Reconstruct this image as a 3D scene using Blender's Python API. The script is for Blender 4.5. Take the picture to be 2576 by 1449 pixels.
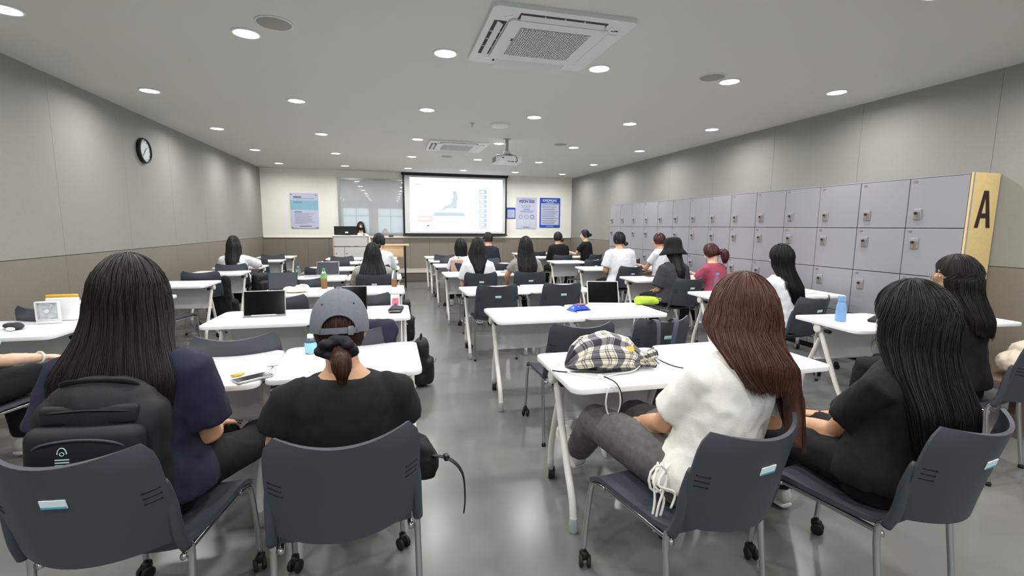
import bpy, bmesh, math, random
import numpy as np
from mathutils import Vector, Matrix, noise, Euler

random.seed(7)
for o in list(bpy.data.objects):
    bpy.data.objects.remove(o)
SC = bpy.context.scene
COL = SC.collection

# ---------------------------------------------------------------- camera
W, H, FPX = 2576, 1449, 1177.5
PITCH, YAW, ROLL = math.radians(7.50), math.radians(14.59), math.radians(-0.46)
fwd = Vector((math.sin(YAW) * math.cos(PITCH), math.cos(YAW) * math.cos(PITCH), -math.sin(PITCH)))
rgt = Vector((math.cos(YAW), -math.sin(YAW), 0))
dwn = fwd.cross(rgt)
r2 = math.cos(ROLL) * rgt + math.sin(ROLL) * dwn
d2 = -math.sin(ROLL) * rgt + math.cos(ROLL) * dwn
cd = bpy.data.cameras.new('camera')
cd.sensor_fit = 'HORIZONTAL'
cd.sensor_width = 36
cd.lens = FPX / W * 36
cd.clip_start = 0.05
cam = bpy.data.objects.new('camera', cd)
cam.matrix_world = Matrix(((r2.x, -d2.x, -fwd.x, 0), (r2.y, -d2.y, -fwd.y, 0), (r2.z, -d2.z, -fwd.z, 1.42), (0, 0, 0, 1)))
COL.objects.link(cam)
SC.camera = cam

# ---------------------------------------------------------------- sky outside the rear windows, exposure
wd = bpy.data.worlds.new('sky')
SC.world = wd
wd.use_nodes = True
bg = wd.node_tree.nodes['Background']
bg.inputs['Color'].default_value = (0.80, 0.90, 1.0, 1)
bg.inputs['Strength'].default_value = 2.4
SC.view_settings.view_transform = 'Standard'
SC.view_settings.look = 'None'
SC.view_settings.exposure = 0.0
SC.view_settings.gamma = 1.0
SC.view_settings.use_curve_mapping = False
LAMP_W = 14.6
LENS_E = 28.0

# ---------------------------------------------------------------- room size
XL, XR, YF, YB, ZC = -3.10, 5.20, 13.10, -3.2, 2.82

# ---------------------------------------------------------------- materials
MATS = {}
def lin(c):
    return tuple(((v / 255) / 12.92 if v / 255 <= 0.04045 else ((v / 255 + 0.055) / 1.055) ** 2.4) for v in c)
def mk(name, rgb, rough=0.5, metal=0.0, nscale=0, namt=0.0, bump=0.0, bscale=200, spec=0.5, emit=0, trans=0, coat=0, alpha=1.0, stretch=None, ior=1.45):
    if name in MATS:
        return MATS[name]
    m = bpy.data.materials.new(name)
    m.use_nodes = True
    nt = m.node_tree
    b = nt.nodes['Principled BSDF']
    c = lin(rgb)
    b.inputs['Base Color'].default_value = (*c, 1)
    b.inputs['Roughness'].default_value = rough
    b.inputs['Metallic'].default_value = metal
    b.inputs['Specular IOR Level'].default_value = spec
    b.inputs['IOR'].default_value = ior
    b.inputs['Transmission Weight'].default_value = trans
    b.inputs['Coat Weight'].default_value = coat
    b.inputs['Alpha'].default_value = alpha
    if emit:
        b.inputs['Emission Color'].default_value = (*c, 1)
        b.inputs['Emission Strength'].default_value = emit
    if nscale or bump:
        tc = nt.nodes.new('ShaderNodeTexCoord')
        mp = nt.nodes.new('ShaderNodeMapping')
        nt.links.new(tc.outputs['Object'], mp.inputs['Vector'])
        if stretch:
            mp.inputs['Scale'].default_value = stretch
    if nscale:
        n = nt.nodes.new('ShaderNodeTexNoise')
        n.inputs['Scale'].default_value = nscale
        n.inputs['Detail'].default_value = 4
        nt.links.new(mp.outputs['Vector'], n.inputs['Vector'])
        r = nt.nodes.new('ShaderNodeValToRGB')
        r.color_ramp.elements[0].position = 0.3
        r.color_ramp.elements[1].position = 0.7
        r.color_ramp.elements[0].color = (*[max(0, v * (1 - namt)) for v in c], 1)
        r.color_ramp.elements[1].color = (*[min(1, v * (1 + namt)) for v in c], 1)
        nt.links.new(n.outputs['Fac'], r.inputs['Fac'])
        nt.links.new(r.outputs['Color'], b.inputs['Base Color'])
    if bump:
        n2 = nt.nodes.new('ShaderNodeTexNoise')
        n2.inputs['Scale'].default_value = bscale
        nt.links.new(mp.outputs['Vector'], n2.inputs['Vector'])
        bp = nt.nodes.new('ShaderNodeBump')
        bp.inputs['Strength'].default_value = bump
        bp.inputs['Distance'].default_value = 0.002
        nt.links.new(n2.outputs['Fac'], bp.inputs['Height'])
        nt.links.new(bp.outputs['Normal'], b.inputs['Normal'])
    MATS[name] = m
    return m

mk('wall_up', (146, 146, 140), 0.75, nscale=60, namt=0.03, bump=0.15, bscale=260)
mk('wall_front', (240, 238, 229), 0.7, bump=0.1, bscale=300)
mk('wainscot', (130, 122, 111), 0.7, nscale=40, namt=0.04, bump=0.15, bscale=260)
mk('seam', (128, 125, 118), 0.8)
mk('ceiling', (203, 203, 197), 0.85, bump=0.05, bscale=150)
mk('floor', (114, 114, 111), 0.24, nscale=1.6, namt=0.06, spec=0.5, bump=0.015, bscale=8)
mk('white_plastic', (226, 228, 228), 0.45)
mk('ac_white', (212, 216, 212), 0.5)
mk('grille_dark', (60, 58, 54), 0.8)
mk('grille_mid', (150, 149, 140), 0.7)
mk('black', (14, 14, 16), 0.45)
mk('black_gloss', (6, 6, 8), 0.08)
mk('screen_off', (5, 5, 7), 0.12, spec=0.35)
mk('table_top', (251, 252, 253), 0.28)
mk('table_edge', (222, 224, 226), 0.4)
mk('table_leg', (228, 226, 220), 0.4)
mk('foot_grey', (170, 172, 174), 0.5)
mk('panel_grey', (226, 228, 230), 0.5)
mk('chair_plastic', (62, 66, 74), 0.5, bump=0.12, bscale=500)
mk('chrome', (200, 200, 200), 0.18, metal=1.0)
mk('sticker', (225, 236, 240), 0.4)
mk('sticker_blue', (90, 165, 190), 0.4)
mk('rubber', (22, 22, 24), 0.6)
mk('locker', (150, 149, 155), 0.45, bump=0.04, bscale=300)
mk('locker_gap', (84, 82, 84), 0.8)
mk('lock_metal', (150, 140, 128), 0.4, metal=0.6)
mk('lock_dark', (36, 22, 24), 0.4)
mk('panel_yellow', (226, 200, 140), 0.6, nscale=30, namt=0.04)
mk('letter_brown', (52, 32, 34), 0.6)
mk('wood_light', (206, 176, 136), 0.5, nscale=12, namt=0.08, stretch=(1, 8, 1))
mk('lectern_white', (226, 226, 222), 0.45)
mk('alu', (170, 170, 168), 0.4, metal=0.7)
mk('glass_board', (186, 191, 194), 0.03, metal=0.12, spec=1.0, coat=1.0)
mk('glass_clear', (235, 245, 245), 0.02, trans=1.0, spec=0.5)
mk('pet', (232, 242, 246), 0.05, trans=0.95, spec=0.6, ior=1.06)
mk('tea', (190, 124, 40), 0.1, trans=0.2, ior=1.1)
mk('green_cap', (70, 160, 70), 0.4)
mk('green_label', (120, 165, 95), 0.5, nscale=90, namt=0.5)
mk('blue_cap', (86, 140, 205), 0.4)
mk('tumbler', (122, 162, 208), 0.4)
mk('lime', (178, 206, 64), 0.7, nscale=60, namt=0.06, bump=0.3, bscale=400)
mk('cream_cloth', (240, 236, 214), 0.85, bump=0.3, bscale=300)
mk('beige_cloth', (200, 186, 168), 0.9, nscale=25, namt=0.1, bump=0.3, bscale=250)
mk('snack_blue', (30, 80, 200), 0.25)
mk('snack_red', (150, 60, 66), 0.35)
mk('yellow', (226, 176, 50), 0.5)
mk('paper', (240, 240, 238), 0.7)
mk('poster_lav', (196, 200, 222), 0.45)
mk('poster_blue', (38, 78, 178), 0.45)
mk('poster_cyan', (140, 186, 206), 0.4)
mk('print_grey', (120, 126, 150), 0.6)
mk('print_navy', (58, 72, 140), 0.6)
mk('print_dark', (60, 64, 76), 0.6)
mk('acrylic', (222, 228, 232), 0.1)
mk('denim_strap', (80, 86, 98), 0.8)
mk('black_cloth', (10, 10, 13), 0.85, bump=0.3, bscale=350)
mk('black_nylon', (19, 20, 24), 0.6, bump=0.3, bscale=500)
mk('navy_cloth', (28, 30, 52), 0.85, bump=0.3, bscale=350)
mk('cap_grey', (112, 116, 124), 0.85, nscale=120, namt=0.07, bump=0.3, bscale=400)
mk('white_cotton', (238, 236, 228), 0.85, bump=0.35, bscale=200)
mk('white_tee', (228, 230, 234), 0.85, bump=0.2, bscale=300)
mk('grey_tee', (150, 148, 142), 0.85, bump=0.2, bscale=300)
mk('charcoal', (58, 58, 66), 0.85, bump=0.2, bscale=300)
mk('pink_tee', (168, 74, 98), 0.85, bump=0.2, bscale=300)
mk('mint', (190, 222, 210), 0.85)
mk('jeans', (90, 88, 87), 0.85, nscale=40, namt=0.18, bump=0.3, bscale=400)
mk('black_pants', (15, 15, 18), 0.85, bump=0.2, bscale=300)
mk('seam_thread', (120, 116, 112), 0.8)
mk('skin', (206, 158, 124), 0.5, nscale=30, namt=0.03)
mk('skin_light', (226, 186, 162), 0.5, nscale=30, namt=0.03)
mk('lips', (170, 96, 92), 0.45)
mk('eye_white', (230, 228, 224), 0.3)
mk('hair_black', (15, 14, 15), 0.5, nscale=60, namt=0.4, stretch=(6, 6, 0.5))
mk('hair_dark', (25, 21, 20), 0.52, nscale=60, namt=0.4, stretch=(6, 6, 0.5))
mk('hair_brown', (90, 56, 44), 0.45, nscale=50, namt=0.35, stretch=(6, 6, 0.5))
mk('hair_brown_dark', (62, 36, 30), 0.38, nscale=50, namt=0.35, stretch=(6, 6, 0.5))
mk('hair_tail', (70, 46, 34), 0.4, nscale=50, namt=0.35, stretch=(6, 6, 0.5))
mk('hair_red', (66, 24, 26), 0.4, nscale=50, namt=0.3)
mk('velvet', (16, 16, 24), 0.7, nscale=40, namt=0.5)
mk('sneaker', (200, 198, 192), 0.7, bump=0.2, bscale=200)
mk('sole_white', (222, 220, 214), 0.6)
mk('tan_strap', (168, 120, 60), 0.6)
mk('silver', (190, 192, 196), 0.3, metal=0.9)
mk('lamp_lens', (255, 255, 255), 0.5, emit=LENS_E)
mk('proj_white', (236, 246, 252), 0.6, emit=0.85)
mk('proj_grey', (205, 214, 224), 0.6, emit=0.7)
mk('proj_shape', (166, 176, 186), 0.6, emit=0.5)
mk('proj_dark', (120, 128, 138), 0.6, emit=0.35)
mk('proj_red', (208, 180, 182), 0.6, emit=0.58)
mk('screen_cloth', (208, 212, 210), 0.7)
mk('stage', (112, 104, 94), 0.6)
mk('stage_top', (176, 172, 162), 0.35)
mk('window_frame', (190, 192, 194), 0.5)
mk('card_pink', (222, 120, 140), 0.5, nscale=40, namt=0.4)
mk('bottle_blue', (150, 206, 232), 0.4)
mk('wood_bench', (98, 82, 70), 0.6, nscale=20, namt=0.1)
mk('clock_face', (208, 214, 212), 0.4)
mk('peach_bag', (206, 174, 160), 0.8, nscale=50, namt=0.12)

def plaid():
    m = bpy.data.materials.new('plaid')
    m.use_nodes = True
    nt = m.node_tree
    b = nt.nodes['Principled BSDF']
    b.inputs['Roughness'].default_value = 0.85
    uv = nt.nodes.new('ShaderNodeUVMap')
    sp = nt.nodes.new('ShaderNodeSeparateXYZ')
    nt.links.new(uv.outputs['UV'], sp.inputs['Vector'])
    outs = []
    for ax, n in (('X', 3.0), ('Y', 1.9)):
        mu = nt.nodes.new('ShaderNodeMath'); mu.operation = 'MULTIPLY'; mu.inputs[1].default_value = n
        nt.links.new(sp.outputs[ax], mu.inputs[0])
        fr = nt.nodes.new('ShaderNodeMath'); fr.operation = 'FRACT'
        nt.links.new(mu.outputs[0], fr.inputs[0])
        r = nt.nodes.new('ShaderNodeValToRGB')
        cr = r.color_ramp
        cr.interpolation = 'CONSTANT'
        stops = [(0.0, 0.10), (0.36, 1.0), (0.60, 0.25), (0.65, 1.0), (0.69, 0.25), (0.74, 1.0), (0.90, 0.35), (0.94, 1.0)]
        cr.elements[0].position = 0; cr.elements[0].color = (stops[0][1],) * 3 + (1,)
        cr.elements[1].position = stops[1][0]; cr.elements[1].color = (stops[1][1],) * 3 + (1,)
        for p, v in stops[2:]:
            e = cr.elements.new(p); e.color = (v, v, v, 1)
        nt.links.new(fr.outputs[0], r.inputs['Fac'])
        outs.append(r)
    mx = nt.nodes.new('ShaderNodeMix'); mx.data_type = 'RGBA'; mx.blend_type = 'MIX'
    mx.inputs['Factor'].default_value = 0.5
    nt.links.new(outs[0].outputs['Color'], mx.inputs[6])
    nt.links.new(outs[1].outputs['Color'], mx.inputs[7])
    r2_ = nt.nodes.new('ShaderNodeValToRGB')
    cr = r2_.color_ramp
    cr.elements[0].position = 0.08; cr.elements[0].color = (*lin((34, 32, 44)), 1)
    cr.elements[1].position = 0.95; cr.elements[1].color = (*lin((236, 226, 200)), 1)
    e = cr.elements.new(0.55); e.color = (*lin((120, 116, 122)), 1)
    nt.links.new(mx.outputs[2], r2_.inputs['Fac'])
    nt.links.new(r2_.outputs['Color'], b.inputs['Base Color'])
    MATS['plaid'] = m
plaid()

# ---------------------------------------------------------------- mesh helpers
class MB:
    def __init__(self):
        self.v = []; self.f = []; self.m = []; self.cur = 0
    def add(self, vs, fs, M=None):
        o = len(self.v)
        self.v += [tuple(M @ Vector(p)) if M else tuple(p) for p in vs]
        self.f += [tuple(i + o for i in f) for f in fs]
        self.m += [self.cur] * len(fs)
        return self
    def box(self, c, s, M=None):
        x, y, z = s[0] / 2, s[1] / 2, s[2] / 2
        vs = [(c[0] + a * x, c[1] + b * y, c[2] + d * z) for a in (-1, 1) for b in (-1, 1) for d in (-1, 1)]
        fs = [(0, 1, 3, 2), (4, 6, 7, 5), (0, 4, 5, 1), (2, 3, 7, 6), (0, 2, 6, 4), (1, 5, 7, 3)]
        return self.add(vs, fs, M)
    def rbox(self, c, s, r, seg=2, M=None):
        bm = bmesh.new()
        bmesh.ops.create_cube(bm, size=1)
        bmesh.ops.scale(bm, vec=s, verts=bm.verts)
        bmesh.ops.bevel(bm, geom=list(bm.edges), offset=min(r, min(s) * 0.49), segments=seg, affect='EDGES', profile=0.5)
        bmesh.ops.translate(bm, vec=c, verts=bm.verts)
        bm.verts.index_update()
        vs = [tuple(v.co) for v in bm.verts]; fs = [tuple(v.index for v in f.verts) for f in bm.faces]
        bm.free()
        return self.add(vs, fs, M)
    def loft(self, rings, caps=True, closed=True, M=None):
        n = len(rings[0]); vs = [p for r in rings for p in r]; fs = []
        for i in range(len(rings) - 1):
            for j in range(n if closed else n - 1):
                k = (j + 1) % n
                fs.append((i * n + j, i * n + k, (i + 1) * n + k, (i + 1) * n + j))
        if caps:
            for i, rev in ((0, True), (len(rings) - 1, False)):
                c = sum((Vector(p) for p in rings[i]), Vector()) / n
                vs.append(tuple(c)); ci = len(vs) - 1
                for j in range(n):
                    k = (j + 1) % n
                    fs.append((ci, i * n + k, i * n + j) if rev else (ci, i * n + j, i * n + k))
        return self.add(vs, fs, M)
    def tube(self, path, r, n=8, caps=True, M=None, side=None):
        return self.loft(tube_rings(path, r, n, side), caps, True, M)
    def lathe(self, prof, n=20, M=None, caps=True):
        rings = [[(r * math.cos(2 * math.pi * k / n), r * math.sin(2 * math.pi * k / n), z) for k in range(n)] for r, z in prof]
        return self.loft(rings, caps, True, M)
    def prism(self, out, z0, z1, M=None):
        n = len(out)
        vs = [(x, y, z0) for x, y in out] + [(x, y, z1) for x, y in out]
        fs = [tuple(range(n))[::-1], tuple(range(n, 2 * n))] + [(i, (i + 1) % n, n + (i + 1) % n, n + i) for i in range(n)]
        return self.add(vs, fs, M)
    def mesh(self, name, mats):
        me = bpy.data.meshes.new(name)
        me.from_pydata(self.v, [], self.f)
        for m in mats:
            me.materials.append(MATS[m])
        if len(mats) > 1:
            me.polygons.foreach_set('material_index', self.m)
        me.update()
        return me
    def build(self, name, mat, parent=None, smooth=None, loc=None, rot=None, kind=None, label=None):
        mats = [mat] if isinstance(mat, str) else mat
        me = self.mesh(name, mats)
        fixn(me)
        return link(name, me, parent, smooth, loc, rot, kind, label)

def fixn(me):
    bm = bmesh.new(); bm.from_mesh(me)
    bmesh.ops.recalc_face_normals(bm, faces=bm.faces)
    bm.to_mesh(me); bm.free()

def link(name, me, parent=None, smooth=None, loc=None, rot=None, kind=None, label=None):
    if smooth:
        me.polygons.foreach_set('use_smooth', [True] * len(me.polygons))
        if smooth is not True:
            me.set_sharp_from_angle(angle=math.radians(smooth))
    o = bpy.data.objects.new(name, me)
    COL.objects.link(o)
    if parent:
        o.parent = parent
    if loc is not None:
        o.location = loc
    if rot is not None:
        o.rotation_euler = rot
    if kind:
        o['kind'] = kind
    if label:
        o['label'] = label
    return o

def tube_rings(path, r, n=8, side=None):
    P = [Vector(p) for p in path]
    rings = []
    ref = None
    for i, p in enumerate(P):
        t = (P[min(i + 1, len(P) - 1)] - P[max(i - 1, 0)])
        t = t.normalized() if t.length > 1e-9 else Vector((0, 0, 1))
        if ref is None:
            ref = Vector(side) if side else (Vector((1, 0, 0)) if abs(t.x) < 0.9 else Vector((0, 1, 0)))
        a = ref - t * ref.dot(t)
        a = a.normalized() if a.length > 1e-6 else t.orthogonal().normalized()
        ref = a
        b = t.cross(a)
        rr = r[i] if isinstance(r, (list, tuple)) else r
        if not isinstance(rr, (list, tuple)):
            rr = (rr, rr)
        rings.append([tuple(p + a * math.cos(2 * math.pi * k / n) * rr[0] + b * math.sin(2 * math.pi * k / n) * rr[1]) for k in range(n)])
    return rings

def arc(pts, res=5):
    """Catmull-Rom through pts."""
    P = [Vector(p) for p in pts]
    out = []
    for i in range(len(P) - 1):
        p0, p1, p2, p3 = P[max(i - 1, 0)], P[i], P[i + 1], P[min(i + 2, len(P) - 1)]
        for k in range(res):
            t = k / res
            out.append(0.5 * ((2 * p1) + (p2 - p0) * t + (2 * p0 - 5 * p1 + 4 * p2 - p3) * t * t + (3 * p1 - p0 - 3 * p2 + p3) * t ** 3))
    out.append(P[-1])
    return out

def rrect(w, d, r, seg=5):
    out = []
    for cx, cy, a0 in ((w / 2 - r, d / 2 - r, 0), (-w / 2 + r, d / 2 - r, 90), (-w / 2 + r, -d / 2 + r, 180), (w / 2 - r, -d / 2 + r, 270)):
        for k in range(seg + 1):
            a = math.radians(a0 + 90 * k / seg)
            out.append((cx + r * math.cos(a), cy + r * math.sin(a)))
    return out

def thing(name, label, cat, loc=(0, 0, 0), rotz=0, group=None):
    o = bpy.data.objects.new(name, None)
    COL.objects.link(o)
    o.empty_display_size = 0.1
    o.location = loc
    o.rotation_euler = (0, 0, rotz)
    return tag(o, label, cat, group)
def tag(o, label, cat, group=None):
    o['label'] = label; o['category'] = cat
    if group:
        o['group'] = group
    return o
def struct(o):
    o['kind'] = 'structure'
    return o
CH = {}
def copy_tree(root, loc, rotz, label, group=None):
    def cp(o, par):
        c = o.copy(); COL.objects.link(c); c.parent = par
        for ch in kids.get(o.name, []):
            cp(ch, c)
        return c
    kids = {}
    for o in [root] + list(root.children_recursive):
        for ch in o.children:
            kids.setdefault(o.name, []).append(ch)
    c = cp(root, None)
    c.location = loc; c.rotation_euler = (0, 0, rotz); c['label'] = label
    if group:
        c['group'] = group
    return c
def text_mesh(txt, size, depth=0.0):
    cu = bpy.data.curves.new('lettering', 'FONT')
    cu.body = txt; cu.size = size; cu.offset = 0.004; cu.extrude = depth; cu.align_x = 'CENTER'
    o = bpy.data.objects.new('lettering', cu)
    COL.objects.link(o)
    bpy.context.view_layer.update()
    me = bpy.data.meshes.new_from_object(o.evaluated_get(bpy.context.evaluated_depsgraph_get()))
    bpy.data.objects.remove(o)
    return me
ORD = ['first', 'second', 'third', 'fourth', 'fifth', 'sixth', 'seventh', 'eighth', 'ninth', 'tenth', 'eleventh', 'twelfth', 'thirteenth', 'fourteenth']
# ================================================================ room shell
def slab(name, c, s, mat, parent=None):
    return MB().box(c, s).build(name, mat, parent)
struct(slab('floor', ((XL + XR) / 2, (YF + YB) / 2, -0.05), (XR - XL + 0.4, YF - YB + 0.4, 0.1), 'floor'))
struct(slab('ceiling', ((XL + XR) / 2, (YF + YB) / 2, ZC + 0.05), (XR - XL + 0.4, YF - YB + 0.4, 0.1), 'ceiling'))
wl = struct(slab('wall_left', (XL - 0.06, (YF + YB) / 2, ZC / 2), (0.1, YF - YB, ZC), 'seam'))
wr = struct(slab('wall_right', (XR + 0.06, (YF + YB) / 2, ZC / 2), (0.1, YF - YB, ZC), 'seam'))
wf = struct(slab('wall_front', ((XL + XR) / 2, YF + 0.06, ZC / 2), (XR - XL + 0.2, 0.1, ZC), 'seam'))
ZW = 1.10
def panels(parent, sx, x, y0, y1, step):
    n = round((y1 - y0) / step); st = (y1 - y0) / n
    for z0, z1, mat in ((ZW + 0.004, ZC, 'wall_up'), (0.07, ZW - 0.004, 'wainscot')):
        me = MB().box((0, 0, 0), (0.012, st - 0.003, z1 - z0)).mesh('panel', [mat])
        for k in range(n):
            link('panel', me, parent, loc=(x + sx * 0.006 * -1, y0 + st * (k + 0.5), (z0 + z1) / 2))
panels(wl, 1, XL, YB, YF, 1.22)
panels(wr, -1, XR, YB, YF, 1.22)
MB().box(((XL + XR) / 2, YF + 0.005, (ZW + ZC) / 2), (XR - XL, 0.012, ZC - ZW)).build('upper_facing', 'wall_front', wf)
nF = 16; stF = (XR - XL) / nF
me = MB().box((0, 0, 0), (stF - 0.005, 0.012, ZW - 0.01 - 0.07)).mesh('panel', ['wainscot'])
for k in range(nF):
    link('panel', me, wf, loc=(XL + stF * (k + 0.5), YF + 0.005, (ZW + 0.06) / 2))
struct(MB().rbox(((XL + XR) / 2, YF - 0.012, ZW + 0.004), (XR - XL - 0.03, 0.026, 0.03), 0.004).build('trim_1', 'wall_front'))
for nm, x in (('baseboard_left', XL + 0.006), ('baseboard_right', XR - 0.006)):
    struct(slab(nm, (x, (YF + YB) / 2, 0.035), (0.012, YF - YB - 0.02, 0.07), 'wainscot'))
# stage in front of the screen wall
stg = bpy.data.objects.new('stage_platform', None); COL.objects.link(stg); struct(stg)
stg.location = (0.5, 12.55, 0)
MB().box((0, 0, 0.115), (5.2, 1.06, 0.23)).build('riser', 'stage', stg)
MB().rbox((0, -0.005, 0.245), (5.22, 1.09, 0.03), 0.006).build('deck', 'stage_top', stg)

# rear wall with a row of windows behind the camera
wb = bpy.data.objects.new('wall_rear', None); COL.objects.link(wb); struct(wb)
wb.location = ((XL + XR) / 2, YB - 0.06, 0)
WZ0, WZ1 = 0.95, 2.45
RW = XR - XL
MB().box((0, 0, WZ0 / 2), (RW, 0.12, WZ0)).build('lower_wall', 'wall_up', wb)
MB().box((0, 0, (WZ1 + ZC) / 2), (RW, 0.12, ZC - WZ1)).build('lintel', 'wall_up', wb)
nw = 4; pier = 0.45; ww = (RW - pier * (nw + 1)) / nw
for k in range(nw + 1):
    MB().box((-RW / 2 + pier / 2 + k * (ww + pier), 0, (WZ0 + WZ1) / 2), (pier, 0.12, WZ1 - WZ0)).build('pier', 'wall_up', wb)
for k in range(nw):
    xc = (XL + XR) / 2 - RW / 2 + pier + ww / 2 + k * (ww + pier)
    w = bpy.data.objects.new('window_%d' % (k + 1), None); COL.objects.link(w); struct(w)
    w.location = (xc, YB - 0.06, WZ0)
    hz = WZ1 - WZ0
    m = MB()
    for sx in (-1, 1):
        m.box((sx * (ww / 2 - 0.025), 0, hz / 2), (0.05, 0.08, hz))
    for z in (0.025, hz * 0.68, hz - 0.025):
        m.box((0, 0, z), (ww - 0.1, 0.07, 0.05))
    m.box((0, 0, hz / 2), (0.05, 0.06, hz - 0.1))
    m.build('window_frame', 'window_frame', w)
    for sx in (-1, 1):
        MB().box((sx * ww / 4, 0.01, hz / 2), (ww / 2 - 0.06, 0.006, hz - 0.08)).build('pane', 'glass_clear', w)

# ================================================================ ceiling fittings
LX = [-2.43, -0.99, 0.476, 1.84, 3.20, 4.50]
LY = [12.05, 10.04, 8.02, 6.00, 4.05, 2.25, 0.30, -1.70]
rim_me = MB().lathe([(0.082, 0.0), (0.082, -0.004), (0.088, -0.010), (0.098, -0.008), (0.101, 0.0)], 28).mesh('rim', ['white_plastic'])
lens_me = MB().lathe([(0.0005, -0.006), (0.084, -0.006), (0.084, -0.001), (0.0005, -0.001)], 28, caps=False).mesh('lens', ['lamp_lens'])
ld = bpy.data.lights.new('bulb', 'AREA')
ld.shape = 'DISK'; ld.size = 0.16; ld.energy = LAMP_W; ld.spread = math.radians(168)
ld.color = (1.0, 0.995, 0.985)
COLN = ['beside the left wall', 'second from the left wall', 'third from the left wall', 'third from the locker wall', 'second from the locker wall', 'beside the locker wall']
for j, y in enumerate(LY):
    for i, x in enumerate(LX):
        row = ORD[j] + ' row from the screen' if j < 6 else ('row just behind the viewer' if j == 6 else 'row nearest the rear windows')
        t = thing('downlight', 'lit round recessed ceiling light, %s, %s' % (row, COLN[i]), 'light', (x, y, ZC), 0, 'ceiling downlights')
        link('rim', rim_me, t, True); link('lens', lens_me, t, True)
        lo = bpy.data.objects.new('bulb', ld); COL.objects.link(lo); lo.parent = t; lo.location = (0, 0, -0.02)

def cassette(label, loc):
    t = thing('ceiling_air_conditioner', label, 'air conditioner', loc, 0, 'ceiling air conditioners')
    out = rrect(1.0, 1.04, 0.04)
    MB().prism(out, -0.028, 0.0).build('frame', 'ac_white', t, 40)
    MB().prism(rrect(0.72, 0.74, 0.04), -0.042, -0.027).build('centre_panel', 'ac_white', t, 40)
    for a in range(4):
        M = Matrix.Rotation(a * math.pi / 2, 4, 'Z')
        if a == 3:      # closed flap
            MB().rbox((0, 0.410, -0.030), (0.60, 0.075, 0.008), 0.003, M=M).build('louvre', 'ac_white', t)
            continue
        MB().box((0, 0.412, -0.0285), (0.62, 0.085, 0.004), M).build('outlet', 'grille_dark', t)
        if a == 0:      # flap hanging open
            MB().rbox((0, 0, 0), (0.60, 0.080, 0.008), 0.003, M=M @ Matrix.Translation((0, 0.425, -0.055)) @ Matrix.Rotation(-0.75, 4, 'X')).build('louvre', 'ac_white', t)
            continue
        MB().rbox((0, 0, 0), (0.60, 0.045, 0.008), 0.003, M=M @ Matrix.Translation((0, 0.412, -0.036)) @ Matrix.Rotation(0.5, 4, 'X')).build('louvre', 'ac_white', t)
        for k in (-0.14, 0, 0.14):
            MB().box((k, 0.412, -0.031), (0.008, 0.08, 0.008), M).build('louvre_rib', 'ac_white', t)
    g = MB().box((0, -0.01, -0.0425), (0.52, 0.52, 0.003)).build('grille', 'grille_mid', t)
    m = MB()
    for k in range(-15, 16):
        for s in (-1, 1):
            c = k * 0.033
            # diagonal bars clipped to the square
            h = 0.255
            x0, x1 = max(-h, -h + c), min(h, h + c)
            if x1 - x0 < 0.02:
                continue
            p0 = Vector((x0, s * (x0 - c), 0)); p1 = Vector((x1, s * (x1 - c), 0))
            d = p1 - p0
            M = Matrix.Translation(((p0.x + p1.x) / 2, (p0.y + p1.y) / 2 - 0.01, -0.046)) @ Matrix.Rotation(math.atan2(d.y, d.x), 4, 'Z')
            m.box((0, 0, 0), (d.length, 0.011, 0.005), M)
    o = m.build('grille_lattice', 'ac_white', g); o['kind'] = 'stuff'
    MB().box((0.40, -0.36, -0.030), (0.05, 0.012, 0.004)).build('status_window', 'grille_dark', t)
    MB().box((-0.27, -0.05, -0.0435), (0.012, 0.04, 0.003)).build('brand_plate', 'grille_dark', t)
    for sx in (-1, 1):
        for sy in (-1, 1):
            MB().prism([(0.0, 0.0), (0.05, 0.0), (0.0, 0.05)], -0.032, -0.028, Matrix.Translation((sx * 0.35, sy * 0.37, 0)) @ Matrix.Rotation(math.atan2(sy, sx) - math.pi / 4, 4, 'Z')).build('corner_cap', 'white_plastic', t)
cassette('large square white ceiling air conditioner nearest the viewer, louvres open', (1.17, 3.58, ZC))
cassette('square white ceiling air conditioner farther away, left of the projector', (1.17, 8.48, ZC))

for x, y, l in ((-0.747, 3.80, 'flat grey round ceiling speaker beside the near left downlight'), (2.95, 3.98, 'flat grey round ceiling speaker beside a near right downlight'),
                (2.86, 7.78, 'small-looking grey round ceiling speaker right of the projector'), (1.166, 9.80, 'tiny-looking grey round ceiling speaker before the screen')):
    t = thing('ceiling_speaker', l, 'speaker', (x, y, ZC), 0, 'round ceiling speakers')
    MB().lathe([(0.0005, -0.012), (0.105, -0.010), (0.112, -0.006), (0.112, 0.0), (0.0005, 0.0)], 26).build('cover', 'grille_mid', t, True)
    MB().lathe([(0.112, -0.008), (0.122, -0.007), (0.126, 0.0), (0.112, 0.0)], 26, caps=False).build('rim', 'ac_white', t, True)
t = thing('wireless_access_point', 'shallow white dome unit on the ceiling before the projector', 'access point', (1.518, 6.56, ZC))
MB().lathe([(0.0005, -0.05), (0.06, -0.047), (0.11, -0.034), (0.13, -0.018), (0.132, 0.0)], 28).build('dome', 'white_plastic', t, True)
MB().lathe([(0.132, -0.008), (0.137, -0.008), (0.139, 0.0), (0.132, 0.0)], 28, caps=False).build('base_ring', 'ac_white', t, True)
t = thing('sprinkler_head', 'tiny metal sprinkler hanging from the ceiling', 'sprinkler', (1.134, 6.6, ZC))
MB().lathe([(0.03, 0.0), (0.03, -0.006), (0.010, -0.008), (0.009, -0.03), (0.004, -0.032), (0.004, -0.045), (0.015, -0.047), (0.015, -0.05)], 14).build('head', 'alu', t, True)

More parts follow.
